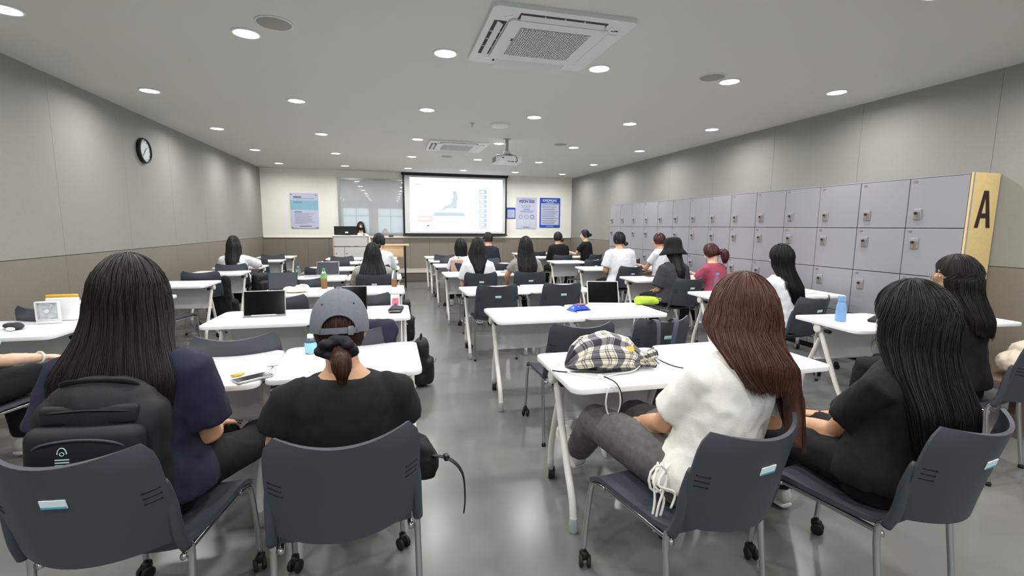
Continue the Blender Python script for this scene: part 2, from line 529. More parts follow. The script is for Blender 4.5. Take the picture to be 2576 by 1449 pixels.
# projector
t = thing('projector', 'white projector hanging from the ceiling on a grey pole', 'projector', (1.873, 7.60, ZC))
MB().lathe([(0.06, 0), (0.06, -0.012), (0.028, -0.016), (0.027, -0.20)], 20).build('pole', 'alu', t, 40)
MB().rbox((0, 0, -0.225), (0.10, 0.09, 0.06), 0.006).build('mount', 'white_plastic', t, 40)
b = MB().rbox((0.0, 0, -0.335), (0.42, 0.32, 0.115), 0.018, 3).build('body', 'proj_white' if 0 else 'white_plastic', t, 40)
MB().rbox((-0.185, -0.02, -0.335), (0.055, 0.30, 0.12), 0.01).build('side_vent', 'ac_white', b, 40)
for k in range(6):
    MB().box((-0.2135, -0.12 + k * 0.045, -0.335), (0.002, 0.02, 0.08)).build('vent_slot', 'grille_dark', b)
MB().lathe([(0.045, 0), (0.045, 0.03), (0.035, 0.032)], 20, Matrix.Translation((0.09, 0.155, -0.335)) @ Matrix.Rotation(-math.pi / 2, 4, 'X')).build('lens_barrel', 'black', b, 40)
m = MB()
for k, wdt in enumerate((0.012, 0.008, 0.03, 0.02, 0.035, 0.012)):
    m.box((-0.03 + sum((0.012, 0.008, 0.03, 0.02, 0.035, 0.012)[:k]) + k * 0.006, -0.1612, -0.372), (wdt, 0.002, 0.012))
m.build('printed_label', 'print_dark', b)
MB().box((-0.10, -0.1612, -0.315), (0.03, 0.003, 0.016)).build('socket', 'black', b)
MB().tube(arc([(0.02, -0.05, -0.24), (0.07, -0.12, -0.27), (0.12, -0.17, -0.31), (0.13, -0.17, -0.36), (0.11, -0.165, -0.385)]), 0.005, 6).build('cable', 'black', t, True)
MB().tube(arc([(-0.02, -0.05, -0.24), (-0.05, -0.12, -0.275), (-0.16, -0.17, -0.285), (-0.20, -0.17, -0.30)]), 0.005, 6).build('cable', 'black', t, True)
MB().box((0, 0, -0.27), (0.26, 0.2, 0.012)).build('bracket', 'black', t)

# ================================================================ left wall clock
t = thing('wall_clock', 'round wall clock with dark rim and pale face on the left wall', 'clock', (XL + 0.002, 7.30, 2.36), 0)
MX = Matrix.Rotation(math.pi / 2, 4, 'Y')
MB().lathe([(0.135, 0.0), (0.16, 0.0), (0.162, 0.03), (0.155, 0.045), (0.142, 0.046), (0.138, 0.03), (0.135, 0.0)], 36, MX, caps=False).build('rim', 'black', t, True)
MB().lathe([(0.0005, 0.002), (0.139, 0.002), (0.139, 0.028), (0.0005, 0.028)], 36, MX).build('face', 'clock_face', t, 40)
for k in range(12):
    a = k * math.pi / 6
    MB().box((0.0295, 0, 0.118), (0.002, 0.006, 0.022), Matrix.Rotation(a, 4, 'X')).build('hour_mark', 'print_dark', t)
MB().box((0.031, 0, 0.030), (0.002, 0.008, 0.075), Matrix.Rotation(-0.9, 4, 'X')).build('hour_hand', 'print_dark', t)
MB().box((0.033, 0, 0.045), (0.002, 0.006, 0.11), Matrix.Rotation(2.4, 4, 'X')).build('minute_hand', 'print_dark', t)

# ================================================================ lockers on the right
LKX, LKY0, LKY1, LKH = 4.86, 3.00, 9.85, 1.90
NLC = 14; cw = (LKY1 - LKY0) / NLC
RZ = [0.06, 0.51, 0.985, 1.433, LKH]
body_me = MB().box(((XR - 0.015 - LKX - 0.02) / 2 + 0.02, 0, LKH / 2 + 0.03), (XR - 0.015 - LKX - 0.02, cw - 0.002, LKH - 0.06)).mesh('body', ['locker_gap'])
kick_me = MB().box((0.06, 0, 0.03), (0.05, cw, 0.06)).mesh('kick_plate', ['black'])
top_me = MB().box(((XR - 0.015 - LKX) / 2, 0, LKH + 0.006), (XR - 0.015 - LKX, cw - 0.001, 0.012)).mesh('top_panel', ['locker'])
door_me = [MB().rbox((0.01, 0, 0), (0.02, cw - 0.007, RZ[r + 1] - RZ[r] - 0.007), 0.0025, 1).mesh('door', ['locker']) for r in range(4)]
lockp_me = MB().rbox((-0.006, 0, 0), (0.012, 0.070, 0.105), 0.004, 1).mesh('lock_plate', ['locker'])
lockb_me = MB().box((-0.0135, 0.011, -0.012), (0.004, 0.034, 0.072)).box((-0.0135, -0.020, -0.012), (0.004, 0.016, 0.072)).mesh('lock_body', ['lock_metal'])
knob_me = MB().lathe([(0.0005, 0.0), (0.013, 0.0), (0.013, 0.010), (0.010, 0.013), (0.0005, 0.013)], 12, Matrix.Translation((-0.014, 0.010, 0.012)) @ Matrix.Rotation(-math.pi / 2, 4, 'Y')).mesh('lock_knob', ['lock_dark'])
plate_me = MB().box((-0.002, 0, 0), (0.003, 0.034, 0.016)).mesh('number_plate', ['lock_metal'])
for k in range(NLC):
    y = LKY0 + cw * (k + 0.5)
    lab = 'pale grey four-door locker column, ' + ('next to the yellow A panel' if k == 0 else 'farthest from the yellow A panel' if k == NLC - 1 else '%s from the yellow A panel' % ORD[k])
    t = thing('locker_column', lab, 'locker', (LKX, y, 0), 0, 'locker bank along the right wall')
    link('body', body_me, t); link('kick_plate', kick_me, t); link('top_panel', top_me, t)
    for r in range(4):
        d = link('door', door_me[r], t, loc=(0, 0, (RZ[r] + RZ[r + 1]) / 2))
        hz = (RZ[r + 1] - RZ[r]) / 2
        zl = -hz + 0.13 if r == 3 else hz - 0.145
        lp = Vector((0, cw / 2 - 0.10, zl))
        link('lock_plate', lockp_me, d, loc=lp); link('lock_body', lockb_me, d, loc=lp); link('lock_knob', knob_me, d, True, loc=lp)
        link('number_plate', plate_me, d, loc=(0, cw / 2 - 0.05, hz - 0.03))
t = thing('locker_end_panel', 'yellow end panel of the lockers with a dark letter A', 'panel', (LKX, LKY0, 0))
wE = XR - 0.015 - LKX
MB().rbox((wE / 2, -0.011, LKH / 2 + 0.006), (wE, 0.02, LKH + 0.012), 0.003, 1).build('board', 'panel_yellow', t)
MB().box((0.006, -0.0225, LKH / 2 + 0.006), (0.012, 0.003, LKH + 0.012)).build('edge_strip', 'locker', t)
A_ = [(0.0, 0.0), (0.044, 0.0), (0.060, 0.085), (0.128, 0.085), (0.144, 0.0), (0.19, 0.0), (0.122, 0.32), (0.068, 0.32)]
A_in = [(0.068, 0.125), (0.120, 0.125), (0.095, 0.27)]
bm = bmesh.new()
def poly_hole(outer, inner):
    # fan between the outer outline and the triangular counter, as quads/tris
    vo = [bm.verts.new((x, 0, z)) for x, z in outer]; vi = [bm.verts.new((x, 0, z)) for x, z in inner]
    o = vo; i = vi
    for f in ((o[0], o[1], o[2], i[0]), (o[2], o[3], i[1], i[0]), (o[3], o[4], o[5], i[1]), (o[5], o[6], i[2], i[1]), (o[6], o[7], i[2]), (o[7], o[0], i[0], i[2])):
        bm.faces.new(f)
poly_hole(A_, A_in)
r = bmesh.ops.extrude_face_region(bm, geom=list(bm.faces))
bmesh.ops.translate(bm, vec=(0, -0.003, 0), verts=[v for v in r['geom'] if isinstance(v, bmesh.types.BMVert)])
bmesh.ops.recalc_face_normals(bm, faces=bm.faces)
me = bpy.data.meshes.new('letter'); bm.to_mesh(me); bm.free(); me.materials.append(MATS['letter_brown'])
link('letter', me, t, loc=(wE / 2 - 0.085, -0.0215, 1.44), label='dark brown letter A')
# ================================================================ front wall
def flat(parent, name, x0, x1, z0, z1, y, mat, th=0.002, label=None):
    return MB().box(((x0 + x1) / 2, y - th / 2, (z0 + z1) / 2), (x1 - x0, th, z1 - z0)).build(name, mat, parent, label=label)
YW = YF - 0.003
# left acrylic notice
t = thing('wall_notice', 'lavender and pale blue printed notice left of the glass board', 'poster', (-2.10, YW, 1.33))
b = MB().rbox((0, -0.010, 0.445), (0.66, 0.018, 0.89), 0.003, 1).build('board', 'poster_lav', t)
flat(t, 'blue_band', -0.33, 0.33, 0.47, 0.71, -0.019, 'poster_cyan')
flat(t, 'heading', -0.25, -0.06, 0.775, 0.80, -0.019, 'print_dark')
flat(t, 'heading', -0.25, -0.05, 0.645, 0.665, -0.021, 'print_grey')
flat(t, 'heading', -0.24, -0.06, 0.405, 0.42, -0.019, 'print_dark')
for k, wd_ in enumerate((0.46, 0.34, 0.40, 0.36, 0.42, 0.38, 0.44, 0.30)):
    flat(t, 'text_line', -0.23, -0.23 + wd_, 0.37 - k * 0.035, 0.378 - k * 0.035, -0.019, 'print_grey')
flat(t, 'text_line', -0.25, 0.24, 0.745, 0.755, -0.019, 'print_grey')
flat(t, 'text_line', -0.13, 0.16, 0.045, 0.06, -0.019, 'print_dark')
for sx in (-0.29, 0.29):
    for z in (0.035, 0.855):
        MB().lathe([(0.018, 0), (0.018, 0.014), (0.012, 0.018), (0.0005, 0.018)], 14, Matrix.Translation((sx, -0.018, z)) @ Matrix.Rotation(math.pi / 2, 4, 'X')).build('standoff', 'silver', t, 40)
# glass board
t = thing('glass_board', 'large grey framed glass board reflecting the lights and rear windows', 'board', (-0.42, YW, 1.17))
MB().box((0, -0.012, 0.73), (1.62, 0.016, 1.40)).build('glass', 'glass_board', t)
m = MB()
for sx in (-1, 1):
    m.box((sx * 0.835, -0.018, 0.73), (0.05, 0.036, 1.46))
for z in (0.02, 1.44):
    m.box((0, -0.018, z), (1.62, 0.036, 0.04))
m.build('frame', 'alu', t)
# projection screen
t = thing('projection_screen', 'pulled-down projection screen with black border showing a bright slide', 'screen', (1.785, YW - 0.10, 1.165))
SWD, SH = 2.85, 1.63
MB().rbox((0, 0, SH - 0.005), (SWD + 0.06, 0.07, 0.07), 0.01).build('housing', 'black', t)
MB().box((0, 0.0, SH / 2), (SWD, 0.004, SH - 0.04)).build('border', 'black', t)
MB().box((0, -0.003, SH / 2), (SWD - 0.09, 0.003, SH - 0.10)).build('screen_cloth', 'screen_cloth', t)
MB().rbox((0, 0, 0.0), (SWD + 0.04, 0.03, 0.035), 0.008).build('bottom_bar', 'black', t)
IX0, IX1, IZ0, IZ1 = -1.245, 1.30, 0.095, 1.535
pic = flat(t, 'slide', IX0, IX1, IZ0, IZ1, -0.0045, 'proj_white')
def uz(x, y):
    return (IX0 + (x - 160) / 1312 * (IX1 - IX0), IZ0 + (915 - y) / 775 * (IZ1 - IZ0))
def spoly(name, pts, mat, lay):
    q = [uz(*p) for p in pts]
    n = len(q); y0 = -0.0065 - 0.0012 * lay
    m = MB().add([(x, y0, z) for x, z in q] + [(x, y0 - 0.001, z) for x, z in q], [tuple(range(n))[::-1], tuple(range(n, 2 * n))] + [(i, (i + 1) % n, n + (i + 1) % n, n + i) for i in range(n)])
    return m.build(name, mat, pic)
def srect(name, x0, y0, x1, y1, mat, lay):
    return spoly(name, [(x0, y0), (x1, y0), (x1, y1), (x0, y1)], mat, lay)
srect('video_frame', 250, 280, 1115, 690, 'proj_grey', 0)
spoly('seated_silhouette', [(770, 318), (795, 325), (808, 350), (815, 400), (825, 432), (812, 458), (806, 570), (690, 566), (640, 590), (600, 612), (588, 600), (640, 545), (720, 515), (742, 480), (745, 440), (765, 400), (752, 372), (758, 345), (748, 330)], 'proj_shape', 1)
spoly('bench', [(510, 635), (900, 635), (940, 684), (465, 684)], 'proj_shape', 1)
srect('caption_strip', 460, 690, 1115, 765, 'proj_white', 1)
spoly('red_caption', [(265, 685), (474, 685), (460, 775), (265, 775)], 'proj_red', 2)
for k in range(4):
    srect('caption_letter', 285 + k * 42, 715, 318 + k * 42, 742, 'proj_white', 3)
for y, x0, n in ((705, 500, 10), (738, 510, 7)):
    for k in range(n):
        srect('caption_word', x0 + k * 50, y, x0 + 38 + k * 50, y + 12, 'proj_grey', 2)
srect('rule', 460, 764, 1100, 768, 'proj_dark', 2)
for y0, y1 in ((295, 355), (370, 428), (445, 495), (508, 562), (580, 632), (650, 700), (713, 770), (785, 840)):
    b = srect('thumbnail', 1132, y0, 1242, y1, 'proj_shape', 1)
    srect('thumbnail_detail', 1145, y0 + 12, 1200, y1 - 14, 'proj_grey', 2)
    srect('thumbnail_text', 1256, y0 + 6, 1350, y0 + 14, 'proj_grey', 1)
srect('thumbnail_text', 1140, 853, 1242, 861, 'proj_dark', 1)
srect('page_title', 222, 233, 290, 243, 'proj_shape', 1)
srect('video_title', 270, 793, 570, 801, 'proj_grey', 1)
spoly('icon', [(403 + 20 * math.cos(a * math.pi / 8), 828 + 12 * math.sin(a * math.pi / 8)) for a in range(16)], 'proj_dark', 1)
# notices right of the screen
t = thing('framed_notice', 'small blue-edged notice half hidden by the screen edge', 'notice', (3.36, YW, 1.64))
MB().rbox((0, -0.008, 0.155), (0.26, 0.015, 0.31), 0.003, 1).build('board', 'poster_blue', t)
flat(t, 'sheet', -0.105, 0.105, 0.025, 0.25, -0.0155, 'poster_lav')
for k in range(6):
    flat(t, 'text_line', -0.08, 0.07, 0.21 - k * 0.03, 0.217 - k * 0.03, -0.0175, 'print_grey')
t = thing('vision_poster', 'pale lavender poster headed VISION 2030 with three circles', 'poster', (3.82, YW, 1.36))
MB().rbox((0, -0.008, 0.442), (0.61, 0.015, 0.885), 0.003, 1).build('board', 'poster_lav', t)
me = text_mesh('VISION 2030', 0.10)
me.materials.append(MATS['print_navy'])
o = link('heading', me, t, loc=(0, -0.0165, 0.735), rot=(math.pi / 2, 0, 0)); o.scale = (0.86, 1.1, 1)
flat(t, 'text_line', -0.14, 0.14, 0.83, 0.842, -0.0155, 'print_grey')
for k, (a, b_) in enumerate(((-0.16, 0.12), (-0.15, 0.13), (-0.16, 0.11))):
    flat(t, 'text_line', a, b_, 0.66 - k * 0.035, 0.668 - k * 0.035, -0.0155, 'print_grey')
flat(t, 'heading', -0.09, 0.10, 0.535, 0.55, -0.0155, 'print_navy')
flat(t, 'text_line', -0.18, 0.20, 0.49, 0.502, -0.0155, 'print_navy')
flat(t, 'text_line', -0.18, 0.18, 0.455, 0.463, -0.0155, 'print_grey')
for k in range(3):
    c = Vector((-0.17 + 0.17 * k, -0.0155, 0.335))
    MB().lathe([(0.047, 0), (0.06, 0), (0.06, 0.002), (0.047, 0.002)], 20, Matrix.Translation(c) @ Matrix.Rotation(math.pi / 2, 4, 'X'), caps=False).build('circle', 'print_grey' if k < 2 else 'print_dark', t)
    for q in range(3):
        flat(t, 'text_line', c.x - 0.06, c.x + 0.05, 0.19 - q * 0.035, 0.198 - q * 0.035, -0.0155, 'print_grey')
    flat(t, 'text_box', c.x - 0.068, c.x + 0.068, 0.10, 0.225, -0.0152, 'acrylic', 0.0005)
flat(t, 'text_line', -0.10, 0.09, 0.03, 0.045, -0.0155, 'print_dark')
t = thing('rules_poster', 'blue-bordered poster of printed rules at the right of the front wall', 'poster', (4.53, YW, 1.40))
MB().rbox((0, -0.008, 0.42), (0.625, 0.015, 0.85), 0.003, 1).build('board', 'poster_blue', t)
flat(t, 'sheet', -0.275, 0.275, 0.07, 0.685, -0.0155, 'poster_lav')
for k in range(7):
    x = -0.215 + k * 0.062
    flat(t, 'heading_letter', x, x + 0.012, 0.74, 0.80, -0.0155, 'paper')
    flat(t, 'heading_letter', x + 0.018, x + 0.048, 0.785, 0.797, -0.0155, 'paper')
    flat(t, 'heading_letter', x + 0.018, x + 0.048, 0.742 + 0.012 * (k % 2), 0.756 + 0.012 * (k % 2), -0.0155, 'paper')
flat(t, 'text_line', -0.12, 0.12, 0.705, 0.713, -0.0155, 'paper')
flat(t, 'text_line', -0.12, 0.12, 0.028, 0.038, -0.0155, 'paper')
for k in range(9):
    flat(t, 'text_line', -0.25, 0.25 - 0.05 * (k % 3), 0.645 - k * 0.065, 0.656 - k * 0.065, -0.0175, 'print_navy')
    flat(t, 'text_line', -0.23, 0.12 + 0.03 * (k % 2), 0.622 - k * 0.065, 0.629 - k * 0.065, -0.0175, 'print_grey')
t = thing('eraser', 'small dark eraser stuck under the glass board', 'eraser', (0.03, YW - 0.005, 1.125))
MB().rbox((0, -0.02, 0.008), (0.11, 0.03, 0.022), 0.005).build('felt', 'black', t)
MB().rbox((0, -0.02, 0.022), (0.11, 0.03, 0.008), 0.003).build('grip', 'print_dark', t)

# ================================================================ lectern, monitor, side desk
SZ = 0.26
t = thing('lectern', 'white-fronted lectern with pale wood sides on the stage', 'lectern', (-0.93, 12.30, SZ))
for sx in (-1, 1):
    MB().rbox((sx * 0.40, 0, 0.44), (0.025, 0.42, 0.88), 0.004).build('side_panel', 'wood_light', t)
MB().rbox((0, -0.195, 0.765), (0.775, 0.02, 0.23), 0.003).build('front_panel', 'lectern_white', t)
MB().box((0, -0.18, 0.33), (0.775, 0.012, 0.60)).build('back_board', 'grille_mid', t)
for k, (x0, x1) in enumerate(((-0.385, -0.155), (-0.145, 0.385))):
    d = MB().rbox(((x0 + x1) / 2, -0.197, 0.325), (x1 - x0, 0.02, 0.60), 0.003).build('door', 'lectern_white', t)
    MB().lathe([(0.012, 0), (0.012, 0.012), (0.0005, 0.013)], 12, Matrix.Translation((x0 + 0.045, -0.207, 0.47)) @ Matrix.Rotation(math.pi / 2, 4, 'X')).build('knob', 'print_dark', d, 40)
MB().rbox((0, 0, 0.895), (0.84, 0.46, 0.03), 0.006).build('top_board', 'lectern_white', t)
t = thing('computer_monitor', 'black computer monitor seen from behind on the lectern', 'monitor', (-1.05, 12.30, SZ + 0.911))
MB().rbox((0, 0, 0.112), (0.545, 0.03, 0.215), 0.008).build('housing', 'black', t)
MB().box((0.02, -0.0165, 0.07), (0.07, 0.003, 0.035)).build('label', 'paper', t)
MB().rbox((0, 0.06, 0.006), (0.2, 0.14, 0.012), 0.004).build('base', 'black', t)
MB().box((0, 0.03, 0.06), (0.05, 0.04, 0.11)).build('neck', 'black', t)
t = thing('gooseneck_microphone', 'thin gooseneck microphone at the front of the lectern', 'microphone', (-0.62, 12.17, SZ + 0.911))
MB().lathe([(0.035, 0), (0.035, 0.012), (0.01, 0.016)], 16).build('base', 'black', t, 40)
MB().tube(arc([(0, 0, 0.01), (-0.005, -0.01, 0.10), (-0.03, 0.0, 0.2), (-0.06, 0.06, 0.25)]), 0.006, 6).build('neck', 'black', t, True)
MB().tube([(-0.055, 0.05, 0.245), (-0.07, 0.085, 0.265), (-0.085, 0.115, 0.28)], [0.008, 0.016, 0.013], 10).build('capsule', 'black', t, True)
t = thing('standing_desk', 'tall narrow desk with pale wood front and dark thin legs', 'desk', (0.0, 11.14, 0))
MB().rbox((0, 0, 0.975), (0.84, 0.42, 0.026), 0.004).build('desktop', 'wood_light', t)
MB().box((0.07, -0.17, 0.835), (0.44, 0.015, 0.25)).build('front_panel', 'wood_light', t)
for sx in (-1, 1):
    for sy in (-1, 1):
        MB().box((sx * 0.33, sy * 0.17, 0.481), (0.032, 0.032, 0.962)).build('leg', 'black', t)
MB().box((0, 0.17, 0.2), (0.63, 0.02, 0.03)).build('crossbar', 'black', t)

# ================================================================ flip-top tables
def make_table():
    t = thing('flip_top_table', '', 'table', (0, 0, 0))
    w, d, zt = 0.715, 0.60, 0.72
    bm = bmesh.new()
    vs = [bm.verts.new((x, y, zt - 0.026)) for x, y in rrect(w, d, 0.055, 6)]
    f = bm.faces.new(vs)
    r = bmesh.ops.extrude_face_region(bm, geom=[f])
    top = [v for v in r['geom'] if isinstance(v, bmesh.types.BMVert)]
    bmesh.ops.translate(bm, vec=(0, 0, 0.026), verts=top)
    bmesh.ops.recalc_face_normals(bm, faces=bm.faces)
    ed = [e for e in bm.edges if abs(e.verts[0].co.z - e.verts[1].co.z) < 1e-5]
    bmesh.ops.bevel(bm, geom=ed, offset=0.005, segments=2, affect='EDGES', profile=0.6)
    me = bpy.data.meshes.new('tabletop'); bm.to_mesh(me); bm.free(); me.materials.append(MATS['table_top'])
    link('tabletop', me, t, 40)
    MB().tube([(-0.325, 0.06, 0.662), (0.325, 0.06, 0.662)], 0.020, 12).build('beam', 'table_leg', t, 40)
    for sx in (-1, 1):
        x = sx * 0.318
        br = MB().lathe([(0.0005, 0.0), (0.031, 0.0), (0.034, 0.006), (0.034, 0.026), (0.028, 0.031), (0.0005, 0.031)], 20, Matrix.Translation((x, 0.06, 0.662)) @ Matrix.Rotation(sx * math.pi / 2, 4, 'Y')).rbox((x - sx * 0.012, 0.06, 0.684), (0.03, 0.16, 0.02), 0.004).build('pivot_bracket', 'table_leg', t, 40)
        MB().rbox((x - sx * 0.012, -0.005, 0.648), (0.03, 0.05, 0.026), 0.008).build('flip_lever', 'black', br, 40)
        MB().lathe([(0.009, 0), (0.009, 0.012), (0.0005, 0.013)], 10, Matrix.Translation((x + sx * 0.012, 0.045, 0.60)) @ Matrix.Rotation(sx * math.pi / 2, 4, 'Y')).build('clamp_screw', 'chrome', br, 40)
        xl = x - sx * 0.004
        # rear leg with plain foot (user side), front leg with castor
        lg = MB().tube(arc([(xl, 0.055, 0.655), (xl, 0.02, 0.57), (xl, -0.12, 0.29), (xl, -0.195, 0.17), (xl, -0.222, 0.08), (xl, -0.226, 0.03)], 4), 0.0175, 12).build('leg', 'table_leg', t, True)
        MB().lathe([(0.0005, 0), (0.019, 0.0), (0.022, 0.006), (0.0195, 0.07), (0.018, 0.074)], 14, Matrix.Translation((xl, -0.226, 0))).build('foot_cap', 'foot_grey', lg, True)
        xf = xl - sx * 0.04
        lg = MB().tube(arc([(xf, 0.05, 0.65), (xf, 0.10, 0.56), (xf, 0.205, 0.30), (xf, 0.238, 0.18), (xf, 0.24, 0.105)], 4), 0.0165, 12).build('leg', 'table_leg', t, True)
        MB().lathe([(0.0175, 0.070), (0.019, 0.074), (0.018, 0.12)], 12, Matrix.Translation((xf, 0.24, 0))).build('leg_sleeve', 'foot_grey', lg, True)
        MY = Matrix.Translation((xf + 0.012, 0.255, 0.034)) @ Matrix.Rotation(math.pi / 2, 4, 'Y') @ Matrix.Rotation(0.3, 4, 'X')
        cs = MB().lathe([(0.022, -0.017), (0.031, -0.018), (0.034, -0.013), (0.034, 0.013), (0.031, 0.018), (0.022, 0.017)], 20, MY).build('castor', 'rubber', t, 40)
        MB().lathe([(0.0005, -0.021), (0.022, -0.0205), (0.026, -0.018), (0.026, 0.018), (0.022, 0.0205), (0.0005, 0.021)], 18, MY).build('hub', 'foot_grey', cs, 40)
        MB().rbox((xf + 0.004, 0.247, 0.066), (0.024, 0.03, 0.018), 0.005).build('castor_fork', 'foot_grey', cs, 40)
    # hanging modesty sheet with a rolled hem
    rows = [(0.135, 0.655), (0.145, 0.60), (0.150, 0.50), (0.148, 0.425), (0.142, 0.405), (0.128, 0.398)]
    m = MB()
    m.loft([[(-0.275, y, z), (0.275, y, z), (0.275, y - 0.004, z), (-0.275, y - 0.004, z)] for y, z in rows])
    p = m.build('modesty_panel', 'panel_grey', t, 30)
    MB().tube([(-0.277, 0.132, 0.398), (0.277, 0.132, 0.398)], 0.006, 8).build('hem', 'table_edge', p, True)
    return t
TB0 = make_table()
TABLES = []
WH = {'W': 'beside the left wall', 'L': 'left of the aisle', 'C': 'right of the aisle', 'R': 'next to the lockers'}
def row_l(col, sd, r):
    if col == 'W':
        return 'white flip-top table beside the left wall, %s from the viewer' % ORD[r]
    return 'white table, %s one of the %s pair from the viewer, %s' % ({'l': 'left', 'r': 'right'}[sd], ORD[r], WH[col])
rows = {'L': [2.50, 3.87, 5.33, 6.70, 8.12, 9.47, 10.52], 'C': [2.10, 3.60, 5.08, 6.88, 8.50, 9.68, 10.74],
        'R': [2.74, 4.18, 5.77, 7.45, 9.00, 10.40, 11.90], 'W': [3.80, 5.02, 6.28, 7.64, 8.70, 10.20, 11.28]}
xcs = {'L': (-0.94, -0.215), 'C': (1.112, 1.846), 'R': (3.50, 4.36), 'W': (-2.42,)}
first = True
for col in 'LCRW':
    for r, y in enumerate(rows[col]):
        for k, x in enumerate(xcs[col]):
            sd = '' if col == 'W' else 'lr'[k]
            j = random.Random(r * 13 + k * 7 + ord(col))
            rz = math.radians(j.uniform(-1.2, 1.2)); dy = j.uniform(-0.02, 0.02) + (0.04 if (sd == 'r' and col in 'CL') else 0)
            if col == 'R':
                rz += math.radians(-4 if r < 4 else -1)
            dx = j.uniform(-0.004, 0.004)
            if first:
                o = TB0; first = False
                o.location = (x + dx, y + dy, 0); o.rotation_euler.z = rz; o['label'] = row_l(col, sd, r); o['group'] = 'flip-top classroom tables'
            else:
                copy_tree(TB0, (x + dx, y + dy, 0), rz, row_l(col, sd, r), 'flip-top classroom tables')

